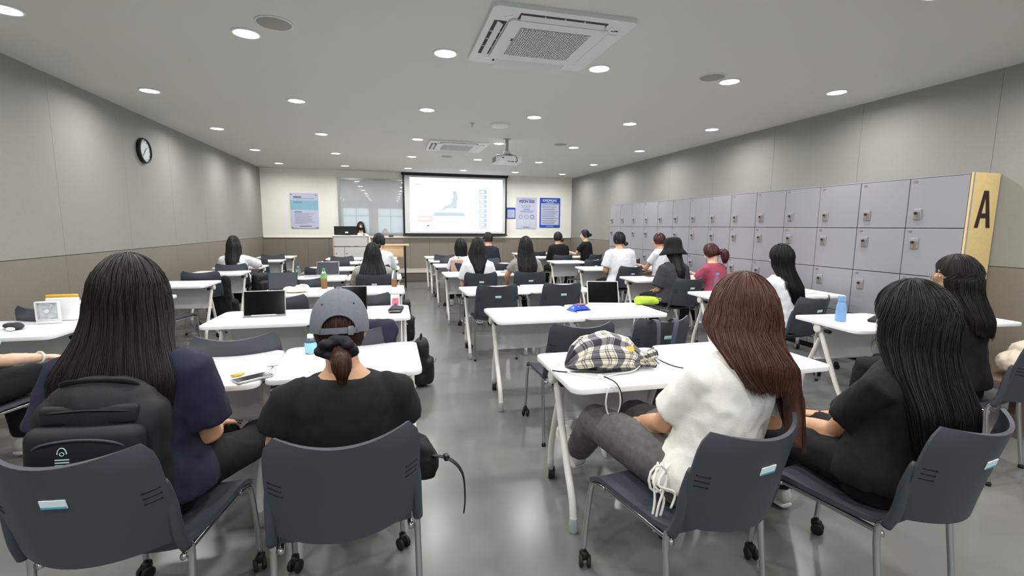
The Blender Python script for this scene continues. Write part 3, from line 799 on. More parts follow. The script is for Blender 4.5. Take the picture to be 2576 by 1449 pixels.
# ================================================================ chairs
def make_chair():
    t = thing('stacking_chair', '', 'chair', (0, 0, 0))
    # seat shell: grid with raised rear and waterfall front
    nx, ny = 12, 12
    def sz(u, v):
        x = u * 0.222; y = -0.205 + v * 0.44
        z = 0.435 + 0.012 * abs(u) ** 3 - 0.012 * (1 - u * u) * math.sin(math.pi * min(1, v * 1.1))
        if v > 0.8:
            z -= 0.035 * ((v - 0.8) / 0.2) ** 2
        if v < 0.12:
            z += 0.012 * (1 - v / 0.12)
        sh = 1 - 0.10 * (1 - v) ** 3
        return x * sh, y, z
    def shell(fn, nu, nv, th):
        g1 = [[fn(-1 + 2 * i / nu, j / nv) for i in range(nu + 1)] for j in range(nv + 1)]
        rings = []
        vs = []; fs = []
        for j in range(nv + 1):
            for i in range(nu + 1):
                vs.append(g1[j][i])
        off = len(vs)
        for j in range(nv + 1):
            for i in range(nu + 1):
                a = Vector(g1[j][min(i + 1, nu)]) - Vector(g1[j][max(i - 1, 0)]); b = Vector(g1[min(j + 1, nv)][i]) - Vector(g1[max(j - 1, 0)][i])
                n = a.cross(b).normalized()
                vs.append(tuple(Vector(g1[j][i]) - n * th))
        N = nu + 1
        for j in range(nv):
            for i in range(nu):
                a = j * N + i
                fs.append((a, a + 1, a + N + 1, a + N)); fs.append((off + a, off + a + N, off + a + N + 1, off + a + 1))
        for j in range(nv):
            for i in (0, nu):
                a = j * N + i
                fs.append((a, a + N, off + a + N, off + a))
        for i in range(nu):
            for j in (0, nv):
                a = j * N + i
                fs.append((a, off + a, off + a + 1, a + 1))
        return MB().add(vs, fs)
    shell(sz, nx, ny, 0.018).build('seat', 'chair_plastic', t, 50)
    MB().tube(arc([(-0.20, -0.19, 0.405), (-0.20, -0.18, 0.412), (-0.20, 0.16, 0.405), (-0.205, 0.205, 0.39)], 4), 0.010, 8).tube(arc([(0.20, -0.19, 0.405), (0.20, -0.18, 0.412), (0.20, 0.16, 0.405), (0.205, 0.205, 0.39)], 4), 0.010, 8).tube([(-0.2, 0.12, 0.40), (0.2, 0.12, 0.40)], 0.008, 8).build('seat_frame', 'chrome', t, True)
    # backrest: curved panel
    def bz(u, v):
        half = 0.195 + 0.018 * math.sin(math.pi * min(1, v * 0.9)) + 0.006 * v
        # rounded upper corners
        z = 0.495 + v * 0.315
        if v > 0.86:
            half -= 0.025 * ((v - 0.86) / 0.14) ** 2
        x = u * half
        y = -0.238 - 0.052 * v - 0.078 * (1 - u * u) - 0.02 * v * v
        z += 0.018 * u * u * v - 0.012 * (1 - v) * (1 - u * u)
        return x, y, z
    bk = shell(lambda u, v: bz(-u, v), 16, 12, 0.012).build('backrest', 'chair_plastic', t, 50)
    # moulded slots near both sides
    for s in (-1, 1):
        for k in range(3):
            v = 0.47 + k * 0.055
            pts = []
            for q in range(5):
                u = s * (0.80 + 0.17 * q / 4)
                p = Vector(bz(u, v + 0.012 * (q / 4))); p.y -= 0.0125
                pts.append(p)
            MB().tube(pts, 0.0035, 6).build('slot', 'black', bk, True)
    c = Vector(bz(0.0, 0.66))
    st = MB().box((0, 0, 0), (0.062, 0.003, 0.026), Matrix.Translation((c.x, c.y - 0.0135, c.z)) @ Matrix.Rotation(0.22, 4, 'X')).build('name_sticker', 'sticker', bk)
    MB().box((0, 0, 0), (0.060, 0.003, 0.006), Matrix.Translation((c.x, c.y - 0.0125, c.z - 0.0095)) @ Matrix.Rotation(0.22, 4, 'X')).build('sticker_band', 'sticker_blue', st)
    for s in (-1, 1):
        lg = MB().tube(arc([(s * 0.218, -0.245, 0.50), (s * 0.222, -0.225, 0.47), (s * 0.222, -0.20, 0.42), (s * 0.223, -0.225, 0.20), (s * 0.224, -0.25, 0.012)], 4), 0.011, 10).build('leg', 'chrome', t, True)
        MB().lathe([(0.0005, 0), (0.014, 0), (0.014, 0.012), (0.012, 0.02)], 12, Matrix.Translation((s * 0.224, -0.25, 0))).build('glide', 'rubber', lg, True)
        MB().tube(arc([(s * 0.221, -0.222, 0.455), (s * 0.216, -0.245, 0.52), (s * 0.213, -0.258, 0.62), (s * 0.209, -0.272, 0.70)], 4), [0.017] * 8 + [0.016, 0.014, 0.012, 0.010, 0.006], 10).build('upright_sleeve', 'chair_plastic', bk, True)
        lg = MB().tube(arc([(s * 0.205, 0.15, 0.405), (s * 0.208, 0.205, 0.40), (s * 0.212, 0.232, 0.37), (s * 0.216, 0.255, 0.20), (s * 0.218, 0.265, 0.065)], 4), 0.011, 10).build('leg', 'chrome', t, True)
        MY = Matrix.Translation((s * 0.218, 0.255, 0.026)) @ Matrix.Rotation(0.5 * s, 4, 'Z') @ Matrix.Rotation(math.pi / 2, 4, 'Y')
        cs = MB().rbox((s * 0.218, 0.262, 0.050), (0.03, 0.04, 0.034), 0.008).build('castor', 'rubber', t, 40)
        for q in (-0.016, 0.016):
            MB().lathe([(0.0005, q - 0.008), (0.022, q - 0.008), (0.026, q - 0.004), (0.026, q + 0.004), (0.022, q + 0.008), (0.0005, q + 0.008)], 16, MY).build('wheel', 'rubber', cs, 40)
    return t
CH0 = make_chair()
chair_first = [True]
def chair(x, y, deg, label):
    if chair_first[0]:
        chair_first[0] = False
        CH0.location = (x, y, 0); CH0.rotation_euler.z = math.radians(deg); CH0['label'] = label; CH0['group'] = 'dark stacking chairs'
        return CH0
    return copy_tree(CH0, (x, y, 0), math.radians(deg), label, 'dark stacking chairs')
# foreground chairs (rear-leg midpoint measured, centre lies 0.2 m ahead)
chair(-0.806, 1.752, -8, 'dark grey plastic chair under the person wearing the black backpack')
nb = chair(-0.172, 1.695, 5, 'dark grey plastic chair under the person in the grey cap')
chair(1.02, 1.455, 10, 'dark grey plastic chair under the person with long auburn hair')
chair(1.735, 1.32, 9, 'dark grey plastic chair in the bottom right corner')
# empty and occupied chairs in the rows (centre x, y, heading, label)
for a in [
    (-0.86, 3.10, 6, 'empty dark chair pushed to the second table row, behind the phone table'),
    (-0.20, 3.18, -4, 'dark chair draped with a navy jacket, ahead of the capped person'),
    (1.17, 2.99, -2, 'empty dark chair just behind the checked drawstring bag'),
    (1.74, 3.04, 4, 'dark chair with two grey bag straps over its backrest'),
    (1.08, 5.00, -3, 'empty dark chair with blue sticker in the third row beside the aisle'),
    (1.80, 5.03, -2, 'empty dark chair with blue sticker behind the upright tablet'),
    (-0.93, 4.62, 2, 'empty dark chair facing the table with the cream cloth'),
    (-0.20, 4.62, -3, 'empty dark chair at the table with the right tea bottle'),
    (-0.95, 6.02, 2, 'dark chair behind the left tea bottle, mostly hidden'),
    (-0.20, 6.30, 0, 'dark chair under the long-haired person in a pale grey top'),
    (-0.96, 7.45, -2, 'empty dark chair in front of the grey upright tablet'),
    (-0.22, 7.72, 0, 'dark chair under the person in white near the lectern'),
    (-0.92, 8.85, 3, 'empty dark chair low among the papers before the lectern'),
    (-0.90, 9.95, -2, 'empty dark chair nearest the white lectern'),
    (-0.18, 9.95, 2, 'dark chair almost hidden by the person in white'),
    (1.15, 6.30, -2, 'dark chair under the person in white with wavy black hair'),
    (1.83, 6.32, -3, 'dark chair under the person in grey with very long straight hair'),
    (1.83, 7.85, 2, 'empty dark chair showing only its top behind the grey-shirted person'),
    (1.15, 8.02, 3, 'dark chair under the person beside the pink checked bag'),
    (1.10, 9.15, 3, 'empty dark chair beside the aisle, left of the pink bag'),
    (1.84, 9.10, -4, 'dark chair under the short-haired person in navy'),
    (1.12, 10.20, -3, 'empty dark chair in the farthest row right of the aisle'),
    (3.38, 2.0, 12, 'dark grey chair under the person wearing glasses'),
    (4.28, 3.35, 20, 'empty dark chair between the blue tumbler table and the lockers'),
    (3.60, 3.62, 8, 'dark chair under the person in white beside the lockers'),
    (3.45, 5.20, 6, 'dark chair under the person in the black bucket hat'),
    (4.28, 5.24, 12, 'dark chair under the person in the pink shirt'),
    (3.60, 6.90, 6, 'dark chair under the person in white with a low bun'),
    (4.35, 6.95, 8, 'dark chair under the red-haired person in white'),
    (3.62, 8.40, 14, 'empty dark chair turned beside the table before the black-shirted pair'),
    (4.42, 8.42, 10, 'empty dark chair partly hidden by the white shirt with a bun'),
    (3.60, 9.80, 0, 'dark chair under the broad person in long-sleeved black'),
    (4.32, 9.95, 25, 'dark chair under the person in a black T-shirt seen in profile'),
    (3.50, 11.30, 0, 'empty dark chair in the farthest row next to the lockers'),
    (-2.36, 7.02, 4, 'empty dark chair by the left wall, third table from the viewer'),
    (-2.36, 5.68, -8, 'dark chair by the left wall, mostly behind the second wall table'),
    (-2.38, 8.26, 6, 'dark chair under the person in white by the left wall'),
    (-2.36, 9.62, -2, 'empty dark chair ahead of the person by the left wall'),
    (-2.32, 10.72, 2, 'empty dark chair at the farthest table by the left wall'),
    (-2.40, 4.40, 0, 'dark chair hidden behind the backpack wearer, by the left wall'),
    (-2.22, 3.05, -14, 'dark chair at the left edge under the person in mint green'),
    ]:
    x, y, dg, l = a
    chair(x, y, -dg if False else dg, l)

for o in list(nb.children_recursive):
    if o.name.split('.')[0] in ('name_sticker', 'sticker_band'):
        bpy.data.objects.remove(o)
# ================================================================ people
TMP = bpy.data.scenes.new('workbench')
def fuse(mb, voxel, iters=3, wr=0.0, wf=14.0, seed=0.0):
    """Union of overlapping closed lofts as one continuous surface -> (verts, faces)."""
    me = bpy.data.meshes.new('tmp'); me.from_pydata(mb.v, [], mb.f); me.update()
    o = bpy.data.objects.new('tmp', me); TMP.collection.objects.link(o)
    rm = o.modifiers.new('r', 'REMESH'); rm.mode = 'VOXEL'; rm.voxel_size = voxel
    sm = o.modifiers.new('s', 'SMOOTH'); sm.factor = 0.5; sm.iterations = iters
    with bpy.context.temp_override(scene=TMP, view_layer=TMP.view_layers[0]):
        dg = bpy.context.evaluated_depsgraph_get(); dg.update()
        m2 = bpy.data.meshes.new_from_object(o.evaluated_get(dg), depsgraph=dg)
    bpy.data.objects.remove(o); bpy.data.meshes.remove(me)
    n = len(m2.vertices)
    co = np.empty(n * 3); m2.vertices.foreach_get('co', co); co = co.reshape(-1, 3)
    if wr > 0:
        nn = np.empty(n * 3); m2.vertices.foreach_get('normal', nn); nn = nn.reshape(-1, 3)
        for i in range(n):
            p = Vector((co[i][0] * wf + seed, co[i][1] * wf, co[i][2] * wf * 0.7))
            d = noise.noise(p) + 0.5 * noise.noise(p * 2.3)
            co[i] += nn[i] * (wr * (1 - 2 * abs(d)))
    vs = [tuple(c) for c in co]; fs = [tuple(p.vertices) for p in m2.polygons]
    bpy.data.meshes.remove(m2)
    return vs, fs

def ell(mb, c, r, M=None, nu=16, nv=10):
    rings = []
    for j in range(nv + 1):
        th = math.pi * (0.02 + 0.96 * j / nv)
        rings.append([(c[0] + r[0] * math.sin(th) * math.cos(2 * math.pi * k / nu), c[1] + r[1] * math.sin(th) * math.sin(2 * math.pi * k / nu), c[2] + r[2] * math.cos(th)) for k in range(nu)])
    mb.loft(rings, M=M)
def lerp(tab, q):
    for (q0, *a), (q1, *b) in zip(tab, tab[1:]):
        if q <= q1:
            t = (q - q0) / max(1e-9, q1 - q0); t = max(0.0, t)
            return [x + (y - x) * t for x, y in zip(a, b)]
    return list(tab[-1][1:])

def strand(mb, pts, r):
    n = len(pts)
    mb.tube(pts, [r * (1 - 0.75 * (i / (n - 1)) ** 2) for i in range(n)], 3, caps=False)

def sheet(mb, fn, U0, U1, V0, V1, nu, nv, th):
    """closed solid from a surface fn(u, v, offset)."""
    g = [[fn(U0 + (U1 - U0) * i / nu, V0 + (V1 - V0) * j / nv, 0.0) for i in range(nu + 1)] for j in range(nv + 1)]
    k = [[fn(U0 + (U1 - U0) * i / nu, V0 + (V1 - V0) * j / nv, -th) for i in range(nu + 1)] for j in range(nv + 1)]
    N = nu + 1
    vs = [p for r in g for p in r] + [p for r in k for p in r]; off = N * (nv + 1); fs = []
    for j in range(nv):
        for i in range(nu):
            a = j * N + i
            fs += [(a, a + 1, a + N + 1, a + N), (off + a, off + a + N, off + a + N + 1, off + a + 1)]
        for i in (0, nu):
            a = j * N + i
            fs.append((a, a + N, off + a + N, off + a))
    for i in range(nu):
        for j in (0, nv):
            a = j * N + i
            fs.append((a, off + a, off + a + 1, a + 1))
    mb.add(vs, fs)

def make_hair(root, HC, HM, hp, near):
    """HC head centre, HM head rotation, hp dict of hair parameters."""
    rnd = random.Random(hp.get('seed', 1))
    a, b, h = hp.get('rad', (0.086, 0.106, 0.127))
    fr = math.radians(hp.get('front', 50)); U = math.radians(hp.get('U', 112))
    bk = math.radians(hp.get('back', 100))
    style = hp['style']
    HC = Vector(HC)
    gro = hp.get('groove', 0.004)
    def thm(u):
        t = abs(u)
        if t <= U:
            return bk
        k = (t - U) / (math.pi - U); k = k * k * (3 - 2 * k)
        return bk + (fr - bk) * k
    def scalp(u, th, off):
        g = gro * noise.noise(Vector((u * 9, th * 0.8, hp.get('seed', 1) * 3.1))) + 0.5 * gro * noise.noise(Vector((u * 24, th * 1.2, 5)))
        f = 1 + (off + g * math.sin(th)) / b
        p = Vector((-a * math.sin(th) * math.sin(u) * f, -b * math.sin(th) * math.cos(u) * f, h * math.cos(th) * f))
        return HC + HM @ p
    mb = MB()
    nu, nv = (72, 14) if near else (28, 8)
    sheet(mb, lambda u, v, o: tuple(scalp(u, 0.02 + v * (thm(u) - 0.02), o)), -math.pi, math.pi, 0, 1, nu, nv, 0.02)
    prof = None
    if style == 'long':
        prof = hp['prof']; L = hp['len']; z_e = h * math.cos(math.radians(92)); wav = hp.get('wave', 0.0)
        sg = hp.get('sag', 0.18); Uf = math.radians(hp.get('Uf', hp.get('U', 112)))
        th_s = math.radians(38)
        cxs = hp.get('cx', 0.0)
        def fall(u, v, off):
            # v 0..0.25: on the scalp, then hanging
            if v < 0.25:
                th = th_s + (math.radians(92) - th_s) * v / 0.25
                return tuple(scalp(u, th, off - 0.006 + 0.010 * min(1, v / 0.2)))
            q = (v - 0.25) / 0.75
            A, B, Cy = lerp(prof, q)
            sk = max(0.0, min(1.0, (u + 0.62) / 0.5)); sk = sk * sk * (3 - 2 * sk)
            ln = L * (1 - hp.get('skew', 0.0) * sk) * (1 - sg * (abs(u) / Uf) ** 2) * (1 + 0.05 * noise.noise(Vector((u * 3, 7, hp.get('seed', 1)))))
            g = gro * 1.6 * noise.noise(Vector((u * 8, q * 1.3, hp.get('seed', 1) * 3.1))) + gro * 0.8 * noise.noise(Vector((u * 26, q * 2, 5)))
            uu = u + wav * math.sin(q * 7 + 3 * u) * q
            f = off + g + 0.004
            x = -(A + f) * math.sin(uu) + cxs * q * q; y = Cy - (B + f) * math.cos(uu)
            base = HM @ Vector((0, 0, z_e))
            M2 = Matrix.Rotation(hp.get('yaw', 0.0) * (1 - q), 3, 'Z')
            p = M2 @ Vector((x, y, 0))
            return tuple(HC + base + Vector((p.x, p.y, -ln * q)))
        sheet(mb, fall, -Uf, Uf, 0.0, 1.0, 84 if near else 26, 26 if near else 12, hp.get('thick', 0.03))
        ns = hp.get('n', 800 if near else 70)
        for i in range(ns):
            u = rnd.uniform(-Uf, Uf); v0 = rnd.uniform(0, 0.3); v1 = rnd.uniform(0.9, 1.05)
            ph = rnd.uniform(0, 6); am = rnd.uniform(0.0, 0.06); of = rnd.uniform(-0.001, 0.007 if near else 0.004)
            m_ = 13 if near else 7
            pts = [fall(u + am * math.sin(ph + 5 * k / m_) * (k / m_), v0 + (v1 - v0) * k / (m_ - 1), of) for k in range(m_)]
            strand(mb, pts, rnd.uniform(0.0007, 0.0016) if near else rnd.uniform(0.0025, 0.005))
    # strands over the scalp
    for i in range(hp.get('ns', 420 if near else 40)):
        u = rnd.uniform(-math.pi, math.pi); t0 = rnd.uniform(0.03, 0.6); t1 = thm(u) * rnd.uniform(0.9, 1.02)
        of = rnd.uniform(0.0, 0.004)
        m_ = 9 if near else 6
        am = rnd.uniform(-0.08, 0.08)
        pts = [tuple(scalp(u + am * k / m_, t0 + (t1 - t0) * k / (m_ - 1), of)) for k in range(m_)]
        strand(mb, pts, rnd.uniform(0.0009, 0.002) if near else 0.003)
    mb.build('hair', hp['mat'], root, True)
    if style in ('bun', 'pony', 'cap'):
        if 'bun' in hp:
            c, r = hp['bun']
            c = HC + HM @ Vector(c)
            m = MB(); tmp = MB(); ell(tmp, (0, 0, 0), r, nu=24, nv=14)
            for p in tmp.v:
                v = Vector(p); v *= 1 + 0.10 * math.sin(6 * math.atan2(v.z, v.x) + 9 * v.length * 20)
                m.v.append(tuple(c + HM @ v))
            m.f = tmp.f; m.m = tmp.m
            m.build('hair_bun', hp['mat'], root, True)
        if 'tail' in hp:
            P = arc([HC + HM @ Vector(p) for p in hp['tail']], 5); rr = hp['tail_r']
            n = len(P)
            rad = [lerp([(0, rr[0]), (0.35, rr[1]), (0.75, rr[2]), (1, rr[3])], i / (n - 1))[0] for i in range(n)]
            m = MB(); m.tube(P, rad, 16)
            for i in range(260 if near else 50):
                an = rnd.uniform(0, 6.283); q1 = rnd.uniform(0.85, 1.08); k1 = rnd.uniform(0.7, 1.04); pts = []
                for k in range(8):
                    q = min(q1 * k / 7, 1.0); j = min(int(q * (n - 1)), n - 2); fr_ = q * (n - 1) - j
                    c = P[j].lerp(P[j + 1], fr_); t = (P[j + 1] - P[j]).normalized(); s = t.orthogonal().normalized(); w = t.cross(s)
                    if q1 * k / 7 > 1:
                        c = c + t * 0.02
                    r_ = (rad[j] + (rad[j + 1] - rad[j]) * fr_) * k1 + 0.001
                    pts.append(c + (s * math.cos(an) + w * math.sin(an)) * r_)
                strand(m, pts, 0.0016 if near else 0.003)
            m.build('ponytail', hp.get('tail_mat', hp['mat']), root, True)

def fingers(mb, wr, d, up, side, curl=0.6, sc=1.0):
    """palm is already fused; add four unequal bent fingers and a thumb."""
    d = d.normalized(); s = d.cross(up).normalized(); up = s.cross(d).normalized()
    kn = wr + d * 0.088 * sc
    for k, (o, ln) in enumerate(((-0.029, 0.064), (-0.0095, 0.074), (0.0095, 0.070), (0.028, 0.055))):
        b0 = kn + s * (o * side) - d * 0.012
        p1 = b0 + d * (ln * 0.45) - up * 0.004
        a = curl
        p2 = p1 + (d * math.cos(a) - up * math.sin(a)) * ln * 0.34
        p3 = p2 + (d * math.cos(a * 1.8) - up * math.sin(a * 1.8)) * ln * 0.28
        mb.tube([b0, p1, p2, p3], [0.0088, 0.0085, 0.0078, 0.0055], 8)
    b0 = wr + d * 0.030 - s * 0.026 * side
    p1 = b0 + (d * 0.55 - s * 0.8 * side - up * 0.2).normalized() * 0.032
    p2 = p1 + (d * 0.85 - s * 0.35 * side - up * 0.35).normalized() * 0.028
    mb.tube([wr + d * 0.02 - s * 0.012 * side, b0, p1, p2], [0.012, 0.012, 0.0098, 0.0065], 8)

def person(label, x, y, deg, top, z0=0.0, near=False, lean=0.03, lx=0.0, sh=0.318, shw=0.168, head=(0, 0, 0), hoff=(0, 0.0), build=1.0,
           arms='lap', elbow=None, wrist=None, knee=None, ankle=None, foot=None, shirt='white_tee', sleeve=0.55, ease=0.016, hem=0.50, pants='black_pants', pants_to=0.95, legr=1.0,
           skin='skin_light', shoe='sneaker', hair=None, voxel=None, wrinkle=0.004, hands=True, hunch=0.0):
    R = Matrix.Rotation(math.radians(deg), 4, 'Z'); root = thing('person', label, 'person', (x, y, z0), math.radians(deg), 'seated people')
    inv = (Matrix.Translation((x, y, z0)) @ R).inverted()
    def L(p):
        return inv @ Vector(p)
    vx = voxel or (0.010 if near else 0.014)
    py = -0.07; nz = top - sh + 0.05
    def sp(z):
        k = max(0, (z - 0.5) / (nz - 0.5))
        return Vector((lx * k ** 1.2, py + lean * k ** 1.2 - hunch * math.sin(math.pi * min(1, k)) * 0.5, z))
    bz = [(0.45, 0.150, 0.105), (0.50, 0.172, 0.125), (0.56, 0.165, 0.118), (0.66, 0.128, 0.095), (0.74, 0.135, 0.10)]
    zs = top - sh
    up = [(zs - 0.14, 0.148, 0.108), (zs - 0.06, 0.152, 0.100), (zs - 0.015, 0.122, 0.085), (zs + 0.018, 0.080, 0.066), (zs + 0.045, 0.055, 0.055)]
    spec = [s for s in bz if s[0] < zs - 0.17] + up
    def torso(mb, infl, z_lo, waist_ease=0.0, n=24, topcut=0):
        rings = []
        for z, rx, ry in (spec if not topcut else spec[:-topcut]):
            if z < z_lo - 0.03:
                continue
            e = infl + waist_ease * max(0, min(1, (zs - 0.1 - z) / 0.2))
            c = sp(z)
            rings.append([tuple(c + Vector(((rx * build + e) * math.cos(2 * math.pi * k / n), (ry * build + e) * math.sin(2 * math.pi * k / n), 0))) for k in range(n)])
        mb.loft(rings)
    neck0 = sp(zs + 0.03)
    hc = Vector((neck0.x + hoff[0], neck0.y + 0.03 + hoff[1], top - 0.128))
    HM = Euler((math.radians(head[1]), math.radians(head[2]), math.radians(head[0])), 'XYZ').to_matrix()
    body = MB()
    torso(body, 0, 0.4)
    nk = hc + HM @ Vector((0, -0.015, -0.08))
    body.tube([neck0 - Vector((0, 0, 0.03)), neck0.lerp(nk, 0.45), nk, hc + HM @ Vector((0, -0.01, -0.02))], [0.064, 0.054, 0.053, 0.052], 16)
    H4 = Matrix.Translation(hc) @ HM.to_4x4()
    ell(body, (0, -0.006, 0.008), (0.075, 0.094, 0.108), H4)
    ell(body, (0, 0.030, -0.062), (0.055, 0.058, 0.058), H4)
    ell(body, (0, 0.052, -0.088), (0.026, 0.026, 0.024), H4)
    for s in (-1, 1):
        ell(body, (s * 0.076, -0.006, -0.018), (0.011, 0.020, 0.031), H4, 10, 8)
    body.tube([H4 @ Vector((0, 0.088, 0.012)), H4 @ Vector((0, 0.100, -0.012)), H4 @ Vector((0, 0.106, -0.032)), H4 @ Vector((0, 0.088, -0.042))], [0.010, 0.012, 0.015, 0.012], 10)
    sh_j = [Vector((s * (shw - 0.012) * build, 0, 0)) + sp(zs - 0.058) for s in (-1, 1)]
    E_, W_ = [], []
    for i, s in enumerate((-1, 1)):
        if elbow and elbow[i] is not None:
            e = L(elbow[i])
        elif arms == 'table':
            e = sh_j[i] + Vector((s * 0.045, 0.15, -0.215))
        else:
            e = sh_j[i] + Vector((s * 0.055, 0.03, -0.265))
        if wrist and wrist[i] is not None:
            w = L(wrist[i])
        elif arms == 'table':
            w = Vector((s * 0.09 + lx, e.y + 0.20, 0.765))
        else:
            w = Vector((s * 0.085 + lx * 0.5, e.y + 0.19, max(0.615, e.z - 0.05)))
        E_.append(e); W_.append(w)
    K_, A_n = [], []
    for i, s in enumerate((-1, 1)):
        k = L(knee[i]) if knee and knee[i] is not None else Vector((s * 0.10, 0.36, 0.505))
        an = L(ankle[i]) if ankle and ankle[i] is not None else Vector((s * 0.10, 0.40, 0.10))
        K_.append(k); A_n.append(an)
    armp = []
    for i, s in enumerate((-1, 1)):
        S0 = sh_j[i]; e = E_[i]; w = W_[i]
        path = [S0 + Vector((-s * 0.06, 0, 0.022)), S0, S0.lerp(e, 0.5), e, e.lerp(w, 0.35), w]
        armp.append(path)
        body.tube(path, [0.044 * build, 0.048 * build, 0.043 * build, 0.037 * build, 0.037 * build, 0.025], 14)
        d = (w - e).normalized()
        upv = Vector((0, 0, 1)) - d * d.z
        sd = d.cross(upv).normalized()
        body.tube([w - d * 0.015, w + d * 0.03, w + d * 0.075, w + d * 0.092], [(0.026, 0.019), (0.036, 0.016), (0.040, 0.014), (0.034, 0.010)], 14, side=tuple(sd))
    legp = []
    for i, s in enumerate((-1, 1)):
        h0 = Vector((s * 0.085, py + 0.02, 0.525)); k = K_[i]; an = A_n[i]
        path = [h0, h0.lerp(k, 0.35), h0.lerp(k, 0.75), k, k.lerp(an, 0.3), k.lerp(an, 0.7), an]
        legp.append(path)
        rr = [0.085, 0.080, 0.064, 0.056, 0.054, 0.042, 0.034]
        body.tube(path, [r * legr for r in rr], 14)
        an2 = an
        fd = L(Vector((x, y, z0)) + Vector(foot[i])) if foot and foot[i] is not None else Vector((s * 0.1, 1, -0.05))
        fd = fd.normalized()
        body.tube([an, an + fd * 0.05 - Vector((0, 0, 0.04)), an + fd * 0.15 - Vector((0, 0, 0.06))], [0.034, 0.034, 0.022], 10)
    vs, fs = fuse(body, vx, 2)
    fin = MB(); fin.add(vs, fs)
    if hands:
        for i, s in enumerate((-1, 1)):
            d = (W_[i] - E_[i]).normalized()
            fingers(fin, W_[i], d, Vector((0, 0, 1)), -s, 0.6)
    fin.cur = 1
    fin_l = MB(); ell(fin_l, (0, 0.0865, -0.066), (0.021, 0.008, 0.0085), H4, 10, 6); fin.add(fin_l.v, fin_l.f)
    fin.cur = 2
    e_ = MB()
    for s in (-1, 1):
        ell(e_, (s * 0.031, 0.079, 0.003), (0.012, 0.009, 0.007), H4, 10, 6)
    fin.add(e_.v, e_.f)
    fin.cur = 3
    e_ = MB()
    for s in (-1, 1):
        ell(e_, (s * 0.031, 0.0855, 0.003), (0.0062, 0.004, 0.0062), H4, 8, 6)
        e_.tube([H4 @ Vector((s * 0.014, 0.091, 0.024)), H4 @ Vector((s * 0.032, 0.087, 0.030)), H4 @ Vector((s * 0.050, 0.074, 0.025))], [0.003, 0.0035, 0.002], 6)
    fin.add(e_.v, e_.f)
    fin.build('body', [skin, 'lips', 'eye_white', 'hair_black'], root, True)
    # clothing
    g = MB(); torso(g, ease, hem, waist_ease=ease * 1.1, topcut=1)
    for i, s in enumerate((-1, 1)):
        S0, S1, M1, e, f1, w = armp[i]
        if sleeve <= 1:
            end = S1.lerp(e, sleeve)
            g.tube([S0, S1, S1.lerp(end, 0.5), end], [0.048 * build + ease * 0.4, 0.053 * build + ease * 0.5, 0.052 * build + ease * 0.9, 0.049 * build + ease * 1.3], 16)
        else:
            end = e.lerp(w, min(0.95, sleeve - 1))
            g.tube([S0, S1, M1, e, e.lerp(end, 0.5), end], [0.048 + ease * 0.4, 0.053 + ease * 0.5, 0.05 + ease * 0.6, 0.048 + ease * 0.6, 0.044 + ease * 0.5, 0.036 + ease * 0.5], 16)
    vs, fs = fuse(g, vx, 6, wrinkle, 13.0, x * 7)
    m = MB(); m.add(vs, fs); m.build('shirt', shirt, root, True)
    g = MB()
    n = 24
    g.loft([[tuple(sp(z) + Vector(((rx + 0.008) * math.cos(2 * math.pi * k / n), (ry + 0.008) * math.sin(2 * math.pi * k / n), 0))) for k in range(n)] for z, rx, ry in ((0.432, 0.168, 0.122), (0.50, 0.175, 0.125), (0.58, 0.16, 0.115), (0.63, 0.135, 0.10))])
    for path in legp:
        q = path[:4] + ([path[3].lerp(path[6], 0.5), path[3].lerp(path[6], pants_to)] if pants_to > 0.3 else [])
        rr = [0.097, 0.092, 0.078, 0.070] + ([0.064, 0.058] if pants_to > 0.3 else [])
        g.tube(q, [r * legr for r in rr[:len(q)]], 16)
    vs, fs = fuse(g, vx, 3, wrinkle, 11.0, y * 5)
    m = MB(); m.add(vs, fs); m.build('trousers' if pants_to > 0.3 else 'shorts', pants, root, True)
    for i, s in enumerate((-1, 1)):
        an = A_n[i]
        fd = L(Vector((x, y, z0)) + Vector(foot[i])) if foot and foot[i] is not None else Vector((s * 0.1, 1, 0))
        fd = fd.normalized(); upv = Vector((0, 0, 1)) - fd * fd.z
        upv.normalize(); sd = fd.cross(upv).normalized()
        base = an - upv * 0.09
        def fp(a, b, c):
            return base + fd * a + sd * b + upv * c
        tab = [(-0.065, 0.028, 0.075), (-0.05, 0.034, 0.095), (0.0, 0.037, 0.10), (0.05, 0.040, 0.085), (0.10, 0.045, 0.062), (0.15, 0.044, 0.050), (0.175, 0.030, 0.040)]
        rings = [[tuple(fp(a, wd_ * math.cos(2 * math.pi * k / 14), 0.012 + ht * (0.5 + 0.5 * math.sin(2 * math.pi * k / 14)))) for k in range(14)] for a, wd_, ht in tab]
        so = MB(); so.loft(rings); sh_o = so.build('shoe', shoe, root, True)
        rings = [[tuple(fp(a * 1.03, (wd_ + 0.005) * math.cos(2 * math.pi * k / 14), 0.011 + 0.013 * math.sin(2 * math.pi * k / 14))) for k in range(14)] for a, wd_, ht in tab]
        so = MB(); so.loft(rings); so.build('sole', 'sole_white', sh_o, True)
        if near:
            lc = MB()
            for q in range(3):
                a = 0.045 + q * 0.022; hh = 0.10 - q * 0.014
                lc.tube([fp(a, -0.022, hh - 0.004), fp(a + 0.004, 0, hh + 0.006), fp(a, 0.022, hh - 0.004)], 0.003, 5)
            lc.build('laces', 'black', sh_o, True)
    if hair:
        hh = dict(hair)
        make_hair(root, hc, HM, hh, near)
    return root, hc, HM, sp
def W2(root, p):
    return Vector(root.location) + Matrix.Rotation(root.rotation_euler.z, 3, 'Z') @ Vector(p)

